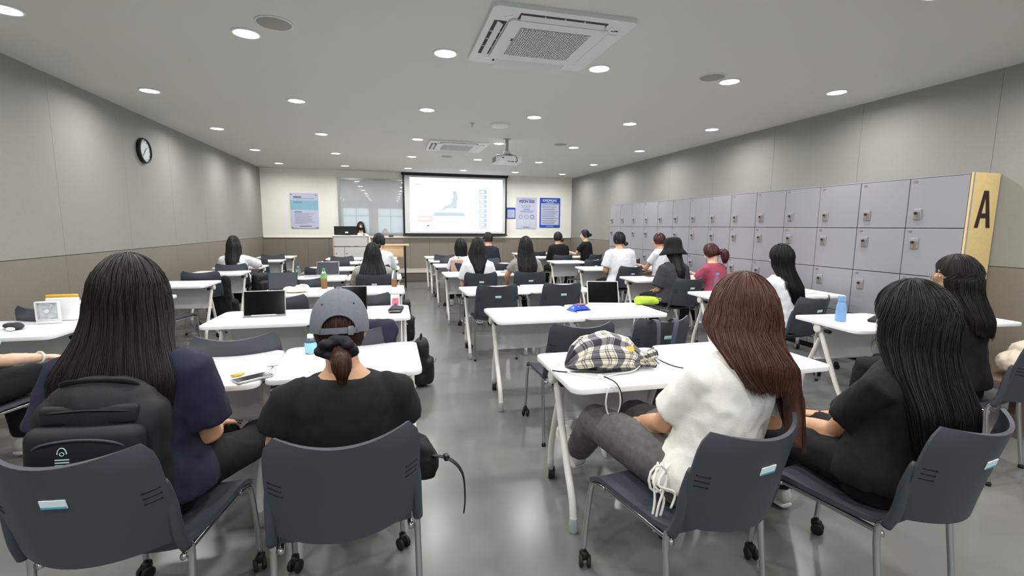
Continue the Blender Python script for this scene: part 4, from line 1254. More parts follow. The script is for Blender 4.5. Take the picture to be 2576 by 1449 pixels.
LONG = [(0, 0.090, 0.108, 0.0), (0.22, 0.092, 0.102, -0.01), (0.42, 0.108, 0.088, -0.06), (0.65, 0.12, 0.07, -0.12), (1, 0.10, 0.05, -0.145)]
def longh(mat, ln, seed=1, prof=None, **k):
    d = dict(style='long', mat=mat, len=ln, prof=prof or LONG, seed=seed, U=115, back=100)
    d.update(k)
    return d

# --- A: navy T-shirt, backpack
PA = person('person in a navy T-shirt with long dark hair, wearing a black backpack', -0.85, 1.87, -8, 1.315, near=True, lean=0.04, lx=-0.02, shw=0.185, sh=0.335, build=1.1, head=(4, -4, 0),
    elbow=[(-1.10, 1.80, 0.68), (-0.655, 1.84, 0.66)], wrist=[(-0.95, 2.02, 0.62), (-0.70, 2.05, 0.615)], knee=[(-0.84, 2.20, 0.48), (-0.60, 2.12, 0.485)], ankle=[(-0.81, 2.62, 0.34), (-0.71, 2.64, 0.34)], foot=[(0.0, 0.8, 0.6), (0.0, 0.8, 0.6)],
    shirt='navy_cloth', sleeve=0.78, ease=0.026, pants='black_pants', skin='skin', pants_to=0.8, legr=1.02,
    hair=longh('hair_dark', 0.37, 3, prof=[(0, 0.102, 0.118, 0), (0.2, 0.112, 0.115, -0.01), (0.42, 0.132, 0.100, -0.05), (0.7, 0.180, 0.085, -0.11), (1, 0.170, 0.06, -0.135)], rad=(0.100, 0.118, 0.132), n=1500, groove=0.005, thick=0.05, Uf=118, sag=0.0))
# --- B: grey cap, black T-shirt
PB = person('person in a black T-shirt and grey baseball cap with a low ponytail', -0.165, 1.70, 3, 1.205, near=True, lean=0.0, sh=0.305, shw=0.175, head=(0, -10, 0), hoff=(-0.01, 0.01), build=1.06,
    elbow=[(-0.385, 1.64, 0.69), (0.025, 1.68, 0.68)], wrist=[(-0.28, 1.90, 0.60), (-0.06, 1.92, 0.60)],
    shirt='black_cloth', sleeve=0.64, ease=0.020, pants='black_pants', skin='skin', shoe='black_cloth', ankle=[(-0.28, 2.22, 0.10), (-0.08, 2.22, 0.10)],
    hair=dict(style='cap', mat='hair_brown_dark', tail_mat='hair_tail', seed=5, U=70, back=126, front=60, rad=(0.080, 0.102, 0.118), groove=0.002,
              tail=[(0, -0.100, -0.065), (0.005, -0.130, -0.090), (0.008, -0.130, -0.125), (0.008, -0.118, -0.165)], tail_r=(0.018, 0.030, 0.028, 0.012)))
# --- C: white blouse, auburn hair
PC = person('person in a white puff-sleeved blouse and grey jeans with long auburn hair', 1.105, 1.47, 8, 1.262, near=True, lean=-0.05, lx=0.09, sh=0.30, shw=0.158, head=(-4, 0, 0), hoff=(0.01, -0.01), build=1.04,
    elbow=[(0.985, 1.50, 0.68), (1.42, 1.42, 0.68)], wrist=[(1.02, 1.70, 0.605), (1.20, 1.72, 0.60)], knee=[(0.90, 1.90, 0.53), (1.12, 1.93, 0.52)], ankle=[(0.98, 2.28, 0.20), (1.20, 2.33, 0.20)], foot=[(-0.15, 0.75, 0.6), (0.05, 0.75, 0.65)],
    shirt='white_cotton', sleeve=0.72, ease=0.018, pants='jeans', legr=1.12, pants_to=0.93, wrinkle=0.0045, shoe='sneaker', skin='skin',
    hair=longh('hair_brown', 0.46, 8, prof=[(0, 0.106, 0.124, 0), (0.2, 0.125, 0.122, 0.0), (0.4, 0.142, 0.108, -0.04), (0.65, 0.145, 0.088, -0.10), (1, 0.125, 0.05, -0.14)], rad=(0.100, 0.120, 0.132), n=1800, groove=0.006, thick=0.05, wave=0.12, Uf=124, sag=0.05, cx=0.03, skew=0.47))
# --- D: black T-shirt, bottom right
PD = person('person in a black T-shirt with very long black hair, bottom right corner', 1.785, 1.325, 9, 1.240, near=True, lean=-0.04, lx=0.02, sh=0.315, shw=0.165, head=(6, -6, 0), hoff=(0, -0.01),
    elbow=[(1.70, 1.40, 0.62), (2.10, 1.30, 0.62)], wrist=[(1.70, 1.64, 0.565), (1.90, 1.62, 0.575)], knee=[(1.68, 1.70, 0.51), (1.90, 1.72, 0.51)], ankle=[(1.70, 1.84, 0.10), (1.92, 1.86, 0.10)],
    shirt='black_cloth', sleeve=0.66, ease=0.022, skin='skin', pants='black_pants',
    hair=longh('hair_black', 0.46, 12, prof=[(0, 0.104, 0.120, 0), (0.2, 0.118, 0.115, -0.005), (0.42, 0.142, 0.095, -0.05), (0.65, 0.155, 0.075, -0.11), (1, 0.150, 0.05, -0.145)], rad=(0.102, 0.120, 0.132), n=1600, groove=0.006, thick=0.045, Uf=120, sag=0.1))
# --- E: mint shirt at the left edge
PE = person('person in a mint green top at the left picture edge, only arm and lap showing', -2.22, 3.02, -14, 1.24, lean=0.06,
    elbow=[None, (-2.03, 2.98, 0.70)], wrist=[None, (-1.95, 3.20, 0.655)], knee=[(-2.24, 3.40, 0.51), (-1.98, 3.38, 0.53)], shirt='mint', sleeve=0.6, skin='skin_light',
    hair=longh('hair_black', 0.3, 20))
# --- F: glasses, black top
PF = person('person in black wearing round glasses at the right, before the yellow panel', 3.29, 2.06, 10, 1.275, near=True, lean=0.0, lx=-0.05, head=(32, -4, 0), sh=0.33,
    shirt='black_cloth', sleeve=0.7, ease=0.02, skin='skin',
    hair=longh('hair_dark', 0.33, 14, rad=(0.096, 0.114, 0.130), n=500, Uf=98, U=98, prof=[(0, 0.10, 0.114, 0), (0.25, 0.10, 0.11, -0.01), (0.5, 0.105, 0.09, -0.06), (0.75, 0.10, 0.07, -0.115), (1, 0.09, 0.06, -0.125)]))
# --- G .. T : the rows ahead
person('person in a white T-shirt with long black hair beside the lockers', 3.63, 3.72, 8, 1.275, lean=0.02, near=True, head=(8, -4, 0), shirt='white_tee', sleeve=0.6, ease=0.022, arms='table', hair=longh('hair_black', 0.44, 15, n=420, ns=160, rad=(0.094, 0.112, 0.130), cx=0.05, yaw=0.1))
person('person in a dusky pink T-shirt with a dark red ponytail, bending forward', 4.16, 5.30, 14, 1.225, sh=0.285, lean=0.12, head=(14, -22, 0), shirt='pink_tee', sleeve=0.62, ease=0.02, arms='table', hair=dict(style='pony', mat='hair_red', seed=16, U=100, back=120, front=48, tail=[(0, -0.095, -0.03), (0.01, -0.145, -0.05), (0.015, -0.145, -0.10), (0.015, -0.11, -0.19)], tail_r=(0.028, 0.052, 0.05, 0.018)))
PI_ = person('person in a charcoal shirt and black bucket hat', 3.42, 5.20, 8, 1.290, lean=0.02, head=(18, -4, 0), shirt='charcoal', sleeve=0.85, ease=0.03, near=False, skin='skin', hair=longh('hair_black', 0.38, 17, prof=[(0, 0.09, 0.108, 0), (0.25, 0.08, 0.10, -0.02), (0.5, 0.075, 0.07, -0.09), (0.7, 0.07, 0.05, -0.145), (1, 0.05, 0.04, -0.155)]))
person('person in a white T-shirt with black hair in a low bun', 3.58, 6.90, 10, 1.350, lean=0.05, head=(14, -4, 0), build=1.18, shw=0.185, sh=0.29, shirt='white_tee', sleeve=0.8, ease=0.024, skin='skin', hair=dict(style='bun', mat='hair_black', seed=18, U=105, back=124, front=48, bun=((0.02, -0.115, -0.07), (0.036, 0.034, 0.034))))
person('person in a white T-shirt with short dark red hair, by the lockers', 4.33, 6.95, 30, 1.335, sh=0.285, lean=0.04, head=(14, -4, 0), shirt='white_tee', sleeve=0.6, wrist=[(4.02, 7.12, 0.80), None], elbow=[(4.14, 7.0, 0.74), None], skin='skin', hair=dict(style='short', mat='hair_red', seed=19, U=110, back=118, front=45))
person('person in a black T-shirt seen in profile, hair in a bun', 4.30, 9.95, 40, 1.365, sh=0.29, lean=0.05, head=(40, -2, 0), shirt='black_cloth', sleeve=0.6, skin='skin_light', elbow=[(4.08, 9.95, 0.80), None], wrist=[(3.92, 10.1, 0.86), None], hair=dict(style='bun', mat='hair_black', seed=20, U=95, back=115, front=42, bun=((0.0, -0.125, 0.0), (0.04, 0.035, 0.035))))
person('person in long-sleeved black with hair in a rounded low bun', 3.60, 9.80, 6, 1.312, sh=0.285, lean=0.06, head=(20, -6, 0), build=1.15, shirt='black_cloth', sleeve=1.9, skin='skin', hair=dict(style='bun', mat='hair_black', seed=21, U=110, back=124, front=48, bun=((0.01, -0.115, -0.06), (0.04, 0.03, 0.04))))
person('person in a grey T-shirt with very long straight black hair', 1.82, 6.28, -2, 1.290, lean=0.02, near=False, shirt='grey_tee', sleeve=0.55, elbow=[(1.57, 6.32, 0.74), None], wrist=[(1.60, 6.42, 0.60), None], skin='skin', hair=longh('hair_black', 0.50, 22, n=160, prof=[(0, 0.09, 0.108, 0), (0.2, 0.10, 0.105, -0.01), (0.4, 0.125, 0.085, -0.065), (0.6, 0.13, 0.06, -0.13), (1, 0.10, 0.045, -0.15)]))
person('person in a white T-shirt with wavy mid-length black hair', 1.14, 6.26, -2, 1.272, lean=0.02, shirt='white_tee', sleeve=0.72, ease=0.024, skin='skin', hair=longh('hair_black', 0.42, 23, n=160, wave=0.25, prof=[(0, 0.095, 0.112, 0), (0.25, 0.125, 0.11, -0.01), (0.48, 0.105, 0.08, -0.08), (0.68, 0.07, 0.06, -0.135), (1, 0.04, 0.045, -0.155)]))
person('person with round black hair beside the pink checked bag', 1.17, 7.98, 4, 1.212, lean=0.05, shirt='white_tee', sleeve=0.6, hair=longh('hair_black', 0.28, 24, prof=[(0, 0.10, 0.115, 0), (0.4, 0.10, 0.10, -0.01), (0.7, 0.09, 0.07, -0.04), (1, 0.06, 0.05, -0.06)], rad=(0.096, 0.114, 0.132)))
person('person in a navy shirt with short dark hair below the screen', 1.86, 9.05, 4, 1.308, sh=0.285, lean=0.04, head=(22, 0, 0), shirt='navy_cloth', sleeve=1.8, skin='skin', hair=dict(style='short', mat='hair_dark', seed=25, U=112, back=118, front=46))
person('person in white leaning on a table by the left wall', -2.34, 8.22, 4, 1.245, lean=0.05, lx=-0.04, head=(-6, -8, 0), shirt='white_tee', sleeve=0.85, ease=0.026, arms='table', elbow=[None, (-2.04, 8.36, 0.76)], hair=longh('hair_black', 0.42, 26, prof=[(0, 0.095, 0.115, 0), (0.3, 0.10, 0.11, -0.02), (0.6, 0.11, 0.09, -0.10), (1, 0.08, 0.05, -0.15)]))
person('person in a pale grey top with long black hair spread over the shoulders', -0.22, 6.24, 0, 1.208, lean=0.03, shirt='grey_tee', sleeve=0.7, ease=0.03, arms='table', build=1.1, hair=longh('hair_black', 0.40, 27, n=160, prof=[(0, 0.092, 0.112, 0), (0.25, 0.105, 0.11, -0.01), (0.5, 0.14, 0.09, -0.08), (0.75, 0.16, 0.065, -0.14), (1, 0.15, 0.05, -0.155)]))
person('person in a white shirt with tied-back black hair, in front of the lectern', -0.17, 7.66, -6, 1.300, sh=0.29, lean=0.06, head=(-10, -6, 0), shirt='white_tee', sleeve=1.7, ease=0.022, arms='table', hair=dict(style='bun', mat='hair_black', seed=28, U=112, back=120, front=48, rad=(0.092, 0.112, 0.13), bun=((0.03, -0.10, -0.08), (0.03, 0.03, 0.04))))
person('presenter with long dark hair facing the room from behind the lectern', -0.72, 12.72, 186, 1.255, z0=0.26, lean=0.03, head=(0, -4, 0), shirt='white_tee', sleeve=1.8, hair=longh('hair_dark', 0.36, 29, front=40, Uf=128, U=125))
# ================================================================ worn things
def head_ctx(P):
    root, hc, HM, sp = P
    return root, Matrix.Translation(hc) @ HM.to_4x4()
# grey cap of B
root, H4 = head_ctx(PB)
def capf(rad, off=0.0):
    def f(u, v, o):
        hole = math.radians(36)
        tm = math.radians(101)
        if abs(u) < hole:
            tm -= math.radians(27) * math.sqrt(max(0, 1 - (u / hole) ** 2))
        if abs(u) > math.radians(120):
            tm -= math.radians(12) * (abs(u) - math.radians(120)) / math.radians(60)
        th = 0.015 + v * (tm - 0.015)
        k = o + off
        seam = -0.0016 * max(0, 1 - abs(((u + math.pi / 6) % (math.pi / 3)) - math.pi / 6) / 0.03)
        k += seam
        return tuple(H4 @ Vector((-(rad[0] + k) * math.sin(th) * math.sin(u), -(rad[1] + k) * math.sin(th) * math.cos(u), (rad[2] + k) * math.cos(th) + 0.004)))
    return f
CR = (0.0955, 0.114, 0.126)
m = MB(); sheet(m, capf(CR), -math.pi, math.pi, 0, 1, 120, 18, 0.004)
cap = m.build('baseball_cap', 'cap_grey', root, 50)
def on_cap(u, th, k):
    return H4 @ Vector((-(CR[0] + k) * math.sin(th) * math.sin(u), -(CR[1] + k) * math.sin(th) * math.cos(u), (CR[2] + k) * math.cos(th) + 0.004))
m = MB(); sheet(m, lambda u, v, o: tuple(on_cap(u, math.radians(93 + 9 * v), 0.002 + o)), -math.radians(40), math.radians(40), 0, 1, 24, 3, 0.003)
m.build('strap', 'cap_grey', cap, 50)
m = MB(); sheet(m, lambda u, v, o: tuple(on_cap(u, math.radians(91 + 13 * v), 0.0055 + o)), -math.radians(28), -math.radians(18), 0, 1, 6, 4, 0.004)
m.build('buckle', 'silver', cap, 50)
m = MB(); ell(m, (0, 0, 0.130), (0.011, 0.011, 0.005), H4, 14, 8); m.build('top_button', 'cap_grey', cap, True)
for u in (-38, 38):
    m = MB(); ell(m, (0, 0, 0), (0.0035, 0.0035, 0.0035), Matrix.Translation(on_cap(math.radians(u), math.radians(56), 0.0)), 10, 6); m.build('eyelet', 'grille_dark', cap, True)
# stitched rim of the rear opening
m = MB(); m.tube([on_cap(math.radians(a), math.radians(101) - math.radians(27) * math.sqrt(max(0, 1 - (a / 36) ** 2)), 0.001) for a in [x_ * 36 / 16 for x_ in range(-16, 17)]], 0.0028, 6); m.build('opening_binding', 'cap_grey', cap, True)
m = MB(); sheet(m, lambda u, v, o: tuple(H4 @ Vector((0.085 * math.sin(u), 0.09 + 0.095 * v * math.cos(u * 0.9) + 0.02 * math.cos(u), -0.012 - 0.02 * v - 0.02 * abs(u) ** 2 + o))), -1.1, 1.1, 0, 1, 20, 6, 0.004)
m.build('bill', 'cap_grey', cap, 50)
# velvet scrunchie
g = MB()
c = H4 @ Vector((-0.004, -0.120, -0.068))
rn = random.Random(3)
for k in range(11):
    a = k * 2 * math.pi / 11
    ell(g, c + Vector((0.042 * math.cos(a) * rn.uniform(0.9, 1.25), -0.004 + rn.uniform(-0.01, 0.01), 0.024 * math.sin(a) * rn.uniform(0.8, 1.2))), (0.021 * rn.uniform(0.8, 1.2), 0.02, 0.016 * rn.uniform(0.8, 1.2)), None, 12, 8)
vs, fs = fuse(g, 0.005, 2, 0.003, 60)
MB().add(vs, fs).build('scrunchie', 'velvet', root, True)
# bucket hat
root, H4 = head_ctx(PI_)
m = MB()
rg = []
for rr, z in ((0.012, 0.142), (0.05, 0.139), (0.078, 0.126), (0.095, 0.095), (0.103, 0.05), (0.107, 0.012), (0.118, -0.008), (0.142, -0.040), (0.160, -0.070), (0.158, -0.074), (0.138, -0.044), (0.110, -0.012), (0.10, 0.0)):
    rg.append([tuple(H4 @ Vector((rr * math.cos(2 * math.pi * k / 32), rr * 1.1 * math.sin(2 * math.pi * k / 32) - 0.004, z + 0.010 * math.sin(4 * math.pi * k / 32) * (1 if rr > 0.11 else 0)))) for k in range(32)])
m.loft(rg); m.build('bucket_hat', 'black_cloth', root, True)
# glasses of F
root, H4 = head_ctx(PF)
m = MB()
for s in (-1, 1):
    m.tube([H4 @ Vector((s * 0.034 + 0.025 * math.cos(2 * math.pi * k / 20), 0.112, 0.0 + 0.023 * math.sin(2 * math.pi * k / 20))) for k in range(21)], 0.0018, 6)
    m.tube([H4 @ Vector((s * 0.059, 0.110, 0.004)), H4 @ Vector((s * 0.080, 0.06, 0.004)), H4 @ Vector((s * 0.084, -0.01, 0.0))], 0.0016, 6)
m.tube([H4 @ Vector((-0.009, 0.112, 0.004)), H4 @ Vector((0, 0.116, 0.007)), H4 @ Vector((0.009, 0.112, 0.004))], 0.0016, 6)
gl = m.build('glasses', 'lock_metal', root, True)
for s in (-1, 1):
    MB().lathe([(0.0005, 0), (0.024, 0), (0.024, 0.001), (0.0005, 0.001)], 18, H4 @ Matrix.Translation((s * 0.034, 0.112, 0)) @ Matrix.Rotation(-math.pi / 2, 4, 'X')).build('lens', 'glass_clear', gl)
# presenter's black mask, blouse ties, bracelet
pres = [o for o in bpy.data.objects if o.get('label', '').startswith('presenter')][0]
m = MB()
hcP = Vector((0, -0.07 + 0.03 + 0.03, 1.255 - 0.128))
ell(m, (0, 0.052, -0.055), (0.062, 0.062, 0.048), Matrix.Translation(hcP), 16, 10); m.build('face_mask', 'black_cloth', pres, True)
root = PC[0]
inv = (Matrix.Translation(root.location) @ Matrix.Rotation(root.rotation_euler.z, 4, 'Z')).inverted()
m = MB()
for q, (dx, l_) in enumerate(((0, 0.20), (0.02, 0.17), (-0.015, 0.21), (0.03, 0.13))):
    b = Vector((0.895 + 0.01 * q, 1.375 - 0.008 * q, 0.60))
    m.tube(arc([inv @ b, inv @ (b + Vector((-0.03 - dx, -0.03, -0.05))), inv @ (b + Vector((-0.035 + dx, -0.045, -l_ * 0.6))), inv @ (b + Vector((-0.05 + dx, -0.05, -l_)))], 5), 0.0045, 6)
m.build('waist_ties', 'white_cotton', root, True)
m = MB(); m.tube([inv @ (Vector((0.885, 1.37, 0.60)) + Vector((0.035 * math.cos(a / 10 * 6.283) - 0.01, -0.03, -0.04 + 0.05 * math.sin(a / 10 * 6.283)))) for a in range(11)], 0.0045, 6); m.build('bow_loop', 'white_cotton', root, True)
root = PE[0]
inv = (Matrix.Translation(root.location) @ Matrix.Rotation(root.rotation_euler.z, 4, 'Z')).inverted()
w = inv @ Vector((-1.95, 3.20, 0.655)); e = inv @ Vector((-2.03, 2.98, 0.70)); d = (w - e).normalized(); s = d.orthogonal().normalized(); u_ = d.cross(s)
MB().tube([w - d * 0.01 + (s * math.cos(k / 12 * 6.283) + u_ * math.sin(k / 12 * 6.283)) * 0.031 for k in range(13)], 0.006, 6).build('bracelet', 'sole_white', root, True)

# ================================================================ bags
def soft(name, label, cat, loc, deg, parts, mat, voxel=0.010, wr=0.006, wf=16, group=None, tilt=(0, 0)):
    """lumpy soft body fused from ellipsoids/boxes given as callables on an MB."""
    t = thing(name, label, cat, loc, math.radians(deg), group)
    t.rotation_euler = (math.radians(tilt[0]), math.radians(tilt[1]), math.radians(deg))
    g = MB(); parts(g)
    vs, fs = fuse(g, voxel, 4, wr, wf, loc[0] * 3)
    b = MB().add(vs, fs).build('body', mat, t, True)
    return t, b
# backpack worn by A
t, b = soft('backpack', 'black backpack with a small pale emblem, worn at the lower left', 'backpack', (-0.865, 1.61, 0.52), -6, lambda g: (g.rbox((0, 0, 0.19), (0.355, 0.13, 0.38), 0.06, 4), ell(g, (0, 0, 0.33), (0.165, 0.075, 0.11))), 'black_nylon', 0.010, 0.004, 10, tilt=(-6, 0))
p = MB().rbox((0, -0.075, 0.17), (0.31, 0.07, 0.28), 0.034, 4).build('front_pocket', 'black_nylon', b, True)
MB().tube(arc([(-0.145, -0.098, 0.235), (-0.09, -0.112, 0.268), (0.0, -0.112, 0.278), (0.09, -0.112, 0.268), (0.145, -0.098, 0.235)]), 0.004, 6).build('zip', 'print_dark', p, True)
MB().rbox((0.0, -0.058, 0.335), (0.26, 0.03, 0.06), 0.014, 3).build('upper_pocket', 'black_nylon', b, True)
MB().tube(arc([(-0.12, -0.070, 0.345), (0, -0.076, 0.352), (0.12, -0.070, 0.345)]), 0.0035, 6).build('zip', 'black', b, True)
MB().tube(arc([(-0.10, 0.0, 0.395), (-0.075, -0.03, 0.425), (0.075, -0.03, 0.425), (0.10, 0.0, 0.395)]), [(0.014, 0.006)] * 16, 8).build('carry_handle', 'black_cloth', t, True)
m = MB()
for a in ((-0.012, 0.014, 0.024, 0.003), (-0.012, 0.006, 0.024, 0.003), (-0.012, -0.002, 0.024, 0.003)):
    m.box((a[0] - 0.028, -0.1115, 0.22 + a[1] - 0.01), (a[2] + 0.012, 0.002, a[3]))
m.tube([(-0.04 + 0.012 * math.cos(k / 10 * math.pi), -0.1115, 0.240 + 0.018 * math.sin(k / 10 * math.pi)) for k in range(11)], 0.0016, 5)
m.tube([(-0.04 + 0.006 * math.cos(k / 8 * 6.283), -0.1115, 0.240 + 0.005 * math.sin(k / 8 * 6.283)) for k in range(9)], 0.0012, 5)
m.build('emblem', 'mint', p)
for s in (-1, 1):
    MB().tube(arc([(s * 0.085, 0.04, 0.40), (s * 0.10, 0.10, 0.44), (s * 0.115, 0.20, 0.40)]), [(0.022, 0.006)] * 11, 8, side=(1, 0, 0)).build('shoulder_strap', 'black_cloth', t, True)
# black bag beside B
t, b = soft('crossbody_bag', 'black crossbody bag with a dangling strap beside the capped person', 'bag', (0.095, 1.80, 0.455), 10, lambda g: (g.rbox((0, 0, 0.055), (0.10, 0.24, 0.11), 0.04, 3), g.rbox((0.0, -0.06, 0.10), (0.06, 0.10, 0.06), 0.025, 3)), 'black_cloth', 0.008)
MB().tube(arc([(0.02, -0.10, 0.10), (0.075, -0.16, 0.10), (0.12, -0.17, 0.04), (0.13, -0.17, -0.06), (0.125, -0.17, -0.12)]), [(0.012, 0.003)] * 21, 8).build('strap', 'black_nylon', t, True)
MB().rbox((0.065, -0.145, 0.104), (0.02, 0.03, 0.022), 0.005).build('strap_slider', 'black', t, 40)
MB().box((0, 0, 0), (0.03, 0.004, 0.10), Matrix.Translation((-0.49, -0.14, -0.06)) @ Matrix.Rotation(0.75, 4, 'Y')).build('strap_end', 'black_nylon', t)
# bags on the floor and on chairs
def daypack(label, loc, deg, sc=(1, 1, 1), mat='black_nylon'):
    t, b = soft('backpack', label, 'backpack', loc, deg, lambda g: (g.rbox((0, 0, 0.19 * sc[2]), (0.28 * sc[0], 0.15 * sc[1], 0.38 * sc[2]), 0.06, 3), g.rbox((0, -0.08 * sc[1], 0.12 * sc[2]), (0.22 * sc[0], 0.08, 0.2 * sc[2]), 0.03, 3)), mat, 0.013, 0.006, 12, 'bags around the tables')
    MB().tube(arc([(-0.05, 0, 0.37 * sc[2]), (-0.03, 0, 0.41 * sc[2]), (0.03, 0, 0.41 * sc[2]), (0.05, 0, 0.37 * sc[2])]), 0.007, 6).build('carry_handle', 'black_cloth', t, True)
    MB().tube(arc([(-0.09 * sc[0], -0.121, 0.2 * sc[2]), (0, -0.13, 0.215 * sc[2]), (0.09 * sc[0], -0.121, 0.2 * sc[2])]), 0.003, 5).build('zip', 'print_dark', b, True)
    return t
daypack('black backpack on the floor in the aisle, past the nearest left table', (0.245, 4.14, 0.0), 80, (0.8, 0.8, 1.12))
daypack('tall black backpack on the floor by the zip wallet table end', (0.15, 5.80, 0.0), 85, (1.0, 0.9, 1.4))
daypack('black backpack under the table with the checked drawstring bag', (1.72, 2.82, 0.0), 20, (1.0, 1.0, 0.95))
daypack('black rucksack beside the left-wall tables, third row', (-1.99, 8.10, 0.34), 60, (1, 1, 0.85))
daypack('dark backpack on the floor near the left wall, far rows', (-1.85, 9.35, 0.0), 30, (1, 1, 1.0))
t, b = soft('draped_jacket', 'navy jacket draped over a chair ahead of the capped person', 'jacket', (-0.19, 2.91, 0.52), -4, lambda g: (g.rbox((0, 0, 0.15), (0.42, 0.10, 0.34), 0.045, 3), g.rbox((0.08, -0.01, 0.27), (0.28, 0.12, 0.12), 0.05, 3), g.rbox((-0.1, 0.02, 0.02), (0.24, 0.09, 0.2), 0.04, 3)), 'navy_cloth', 0.011, 0.010, 11)
t, b = soft('draped_coat', 'black coat hung on a chair beside the third left-wall table', 'coat', (-2.16, 7.12, 0.22), -8, lambda g: (g.rbox((0, -0.27, 0.25), (0.30, 0.10, 0.55), 0.045, 3), g.rbox((0.06, -0.15, 0.05), (0.22, 0.16, 0.3), 0.05, 3)), 'black_cloth', 0.013, 0.010, 10)
# bag hung on the chair with two straps
t, b = soft('shoulder_bag', 'dark shoulder bag hung on a chair by two grey straps', 'bag', (1.675, 2.985, 0.47), 4, lambda g: (g.rbox((0, -0.16, 0.10), (0.30, 0.07, 0.22), 0.03, 3),), 'black_cloth', 0.010)
for s in (-1, 1):
    MB().tube(arc([(s * 0.055, -0.19, 0.20), (s * 0.072, -0.32, 0.34), (s * 0.074, -0.362, 0.366), (s * 0.070, -0.394, 0.352), (s * 0.060, -0.393, 0.27), (s * 0.045, -0.375, 0.05)]), [(0.017, 0.0025)] * 26, 8, side=(1, 0, 0)).build('strap', 'denim_strap', t, True)
t, b = soft('peach_checked_bag', 'small pink checked cloth bag hung beside a black-haired person', 'bag', (1.06, 7.70, 0.66), 5, lambda g: (g.rbox((0, 0, 0.11), (0.21, 0.07, 0.23), 0.03, 3),), 'peach_bag', 0.012, 0.004)
for s in (-1, 1):
    MB().tube(arc([(s * 0.06, 0, 0.21), (s * 0.05, 0.04, 0.25), (s * 0.04, 0.10, 0.22)]), 0.008, 6).build('strap', 'peach_bag', t, True)
t, b = soft('fluffy_pouch', 'crumpled beige bag on the floor between the aisle tables and lockers', 'bag', (2.62, 2.62, 0.0), 20, lambda g: (ell(g, (0, 0, 0.07), (0.12, 0.07, 0.075)), ell(g, (0.05, 0.02, 0.12), (0.06, 0.045, 0.055))), 'beige_cloth', 0.012, 0.015, 20)
MB().tube(arc([(0.05, 0, 0.15), (0.09, 0.02, 0.20), (0.13, 0.02, 0.12), (0.12, 0, 0.03)]), 0.006, 6).build('strap', 'beige_cloth', t, True)
t = thing('low_bench', 'low dark wooden bench at the right picture edge', 'bench', (4.42, 2.25, 0))
MB().rbox((0, 0, 0.33), (0.62, 0.40, 0.09), 0.008).build('bench_top', 'wood_bench', t, 40)
for sx in (-1, 1):
    for sy in (-1, 1):
        MB().box((sx * 0.27, sy * 0.16, 0.144), (0.04, 0.04, 0.286)).build('leg', 'wood_bench', t)
t, b = soft('cream_tote', 'crumpled cream cloth bag on the low bench at the right edge', 'bag', (4.40, 2.22, 0.394), 0, lambda g: (ell(g, (0, 0, 0.085), (0.20, 0.14, 0.09)), ell(g, (0.05, 0.02, 0.15), (0.13, 0.10, 0.08))), 'beige_cloth', 0.012, 0.016, 14)
MB().tube(arc([(-0.08, -0.08, 0.14), (-0.06, -0.12, 0.2), (0.06, -0.12, 0.2), (0.10, -0.07, 0.16)]), 0.008, 6).build('handle', 'beige_cloth', t, True)

# checked drawstring bag on the nearest right table
TZ = 0.7212
t = thing('drawstring_bag', 'black and cream checked drawstring bag lying on the nearest right table', 'bag', (1.075, 2.08, TZ), math.radians(-14))
rings = []; uvs = []
NA, NR = 40, 26
for i in range(NR + 1):
    q = i / NR
    w = lerp([(0, 0.01), (0.06, 0.085), (0.2, 0.125), (0.45, 0.135), (0.70, 0.105), (0.83, 0.045), (0.88, 0.028), (0.93, 0.045), (1.0, 0.062)], q)[0]
    hgt = lerp([(0, 0.01), (0.06, 0.05), (0.2, 0.082), (0.45, 0.094), (0.70, 0.076), (0.83, 0.036), (0.88, 0.026), (0.93, 0.036), (1.0, 0.044)], q)[0]
    cx = -0.24 + 0.44 * q
    rg = []
    for k in range(NA):
        a = 2 * math.pi * k / NA
        pl = 1 + (0.05 if q < 0.7 else 0.22 * min(1, (q - 0.7) / 0.15)) * math.sin(a * 9 + q * 3) + 0.09 * noise.noise(Vector((math.cos(a) * 1.6, math.sin(a) * 1.6, q * 5)))
        z = hgt * math.sin(a) * pl
        z = hgt * 0.92 + (z if z > -hgt * 0.9 else -hgt * 0.9)
        rg.append((cx + 0.01 * math.sin(a * 5 + 9 * q), w * math.cos(a) * pl, max(0.0005, z + (0.0 if q < 0.8 else 0.01))))
    rings.append(rg)
m = MB(); m.loft(rings)
me = m.mesh('body', ['plaid']); fixn(me)
uvl = me.uv_layers.new(name='UVMap')
for lp in me.loops:
    i, k = divmod(lp.vertex_index, NA)
    if lp.vertex_index >= NA * (NR + 1):
        uvl.data[lp.index].uv = (0, 0); continue
    kk = k if k <= NA // 2 else NA - k
    uvl.data[lp.index].uv = (i / NR * 1.35, kk / (NA / 2) * 1.6)
link('body', me, t, True)
MB().box((0, 0, 0), (0.035, 0.03, 0.002), Matrix.Translation((0.055, -0.088, 0.118)) @ Matrix.Rotation(0.75, 4, 'X')).build('patch', 'yellow', t)
def cord(pts, mat, r=0.0032, res=7):
    MB().tube(arc(pts, res), r, 7).build('cord', mat, t, True)
R_ = Matrix.Rotation(math.radians(14), 4, 'Z')
def LB(x, y, z):
    return R_ @ Vector((x - 1.075, y - 2.08, z - TZ))
cord([LB(1.26, 2.11, 0.765), LB(1.12, 2.02, 0.742), LB(0.99, 2.00, 0.727), LB(0.90, 2.03, 0.726), LB(0.80, 2.05, 0.726), LB(0.755, 2.10, 0.722)], 'black')
cord([LB(1.26, 2.10, 0.76), LB(1.14, 1.98, 0.735), LB(1.02, 1.96, 0.727), LB(0.93, 1.93, 0.726), LB(0.86, 1.98, 0.726), LB(0.79, 2.10, 0.726), LB(0.83, 2.20, 0.727)], 'white_plastic', 0.0036)
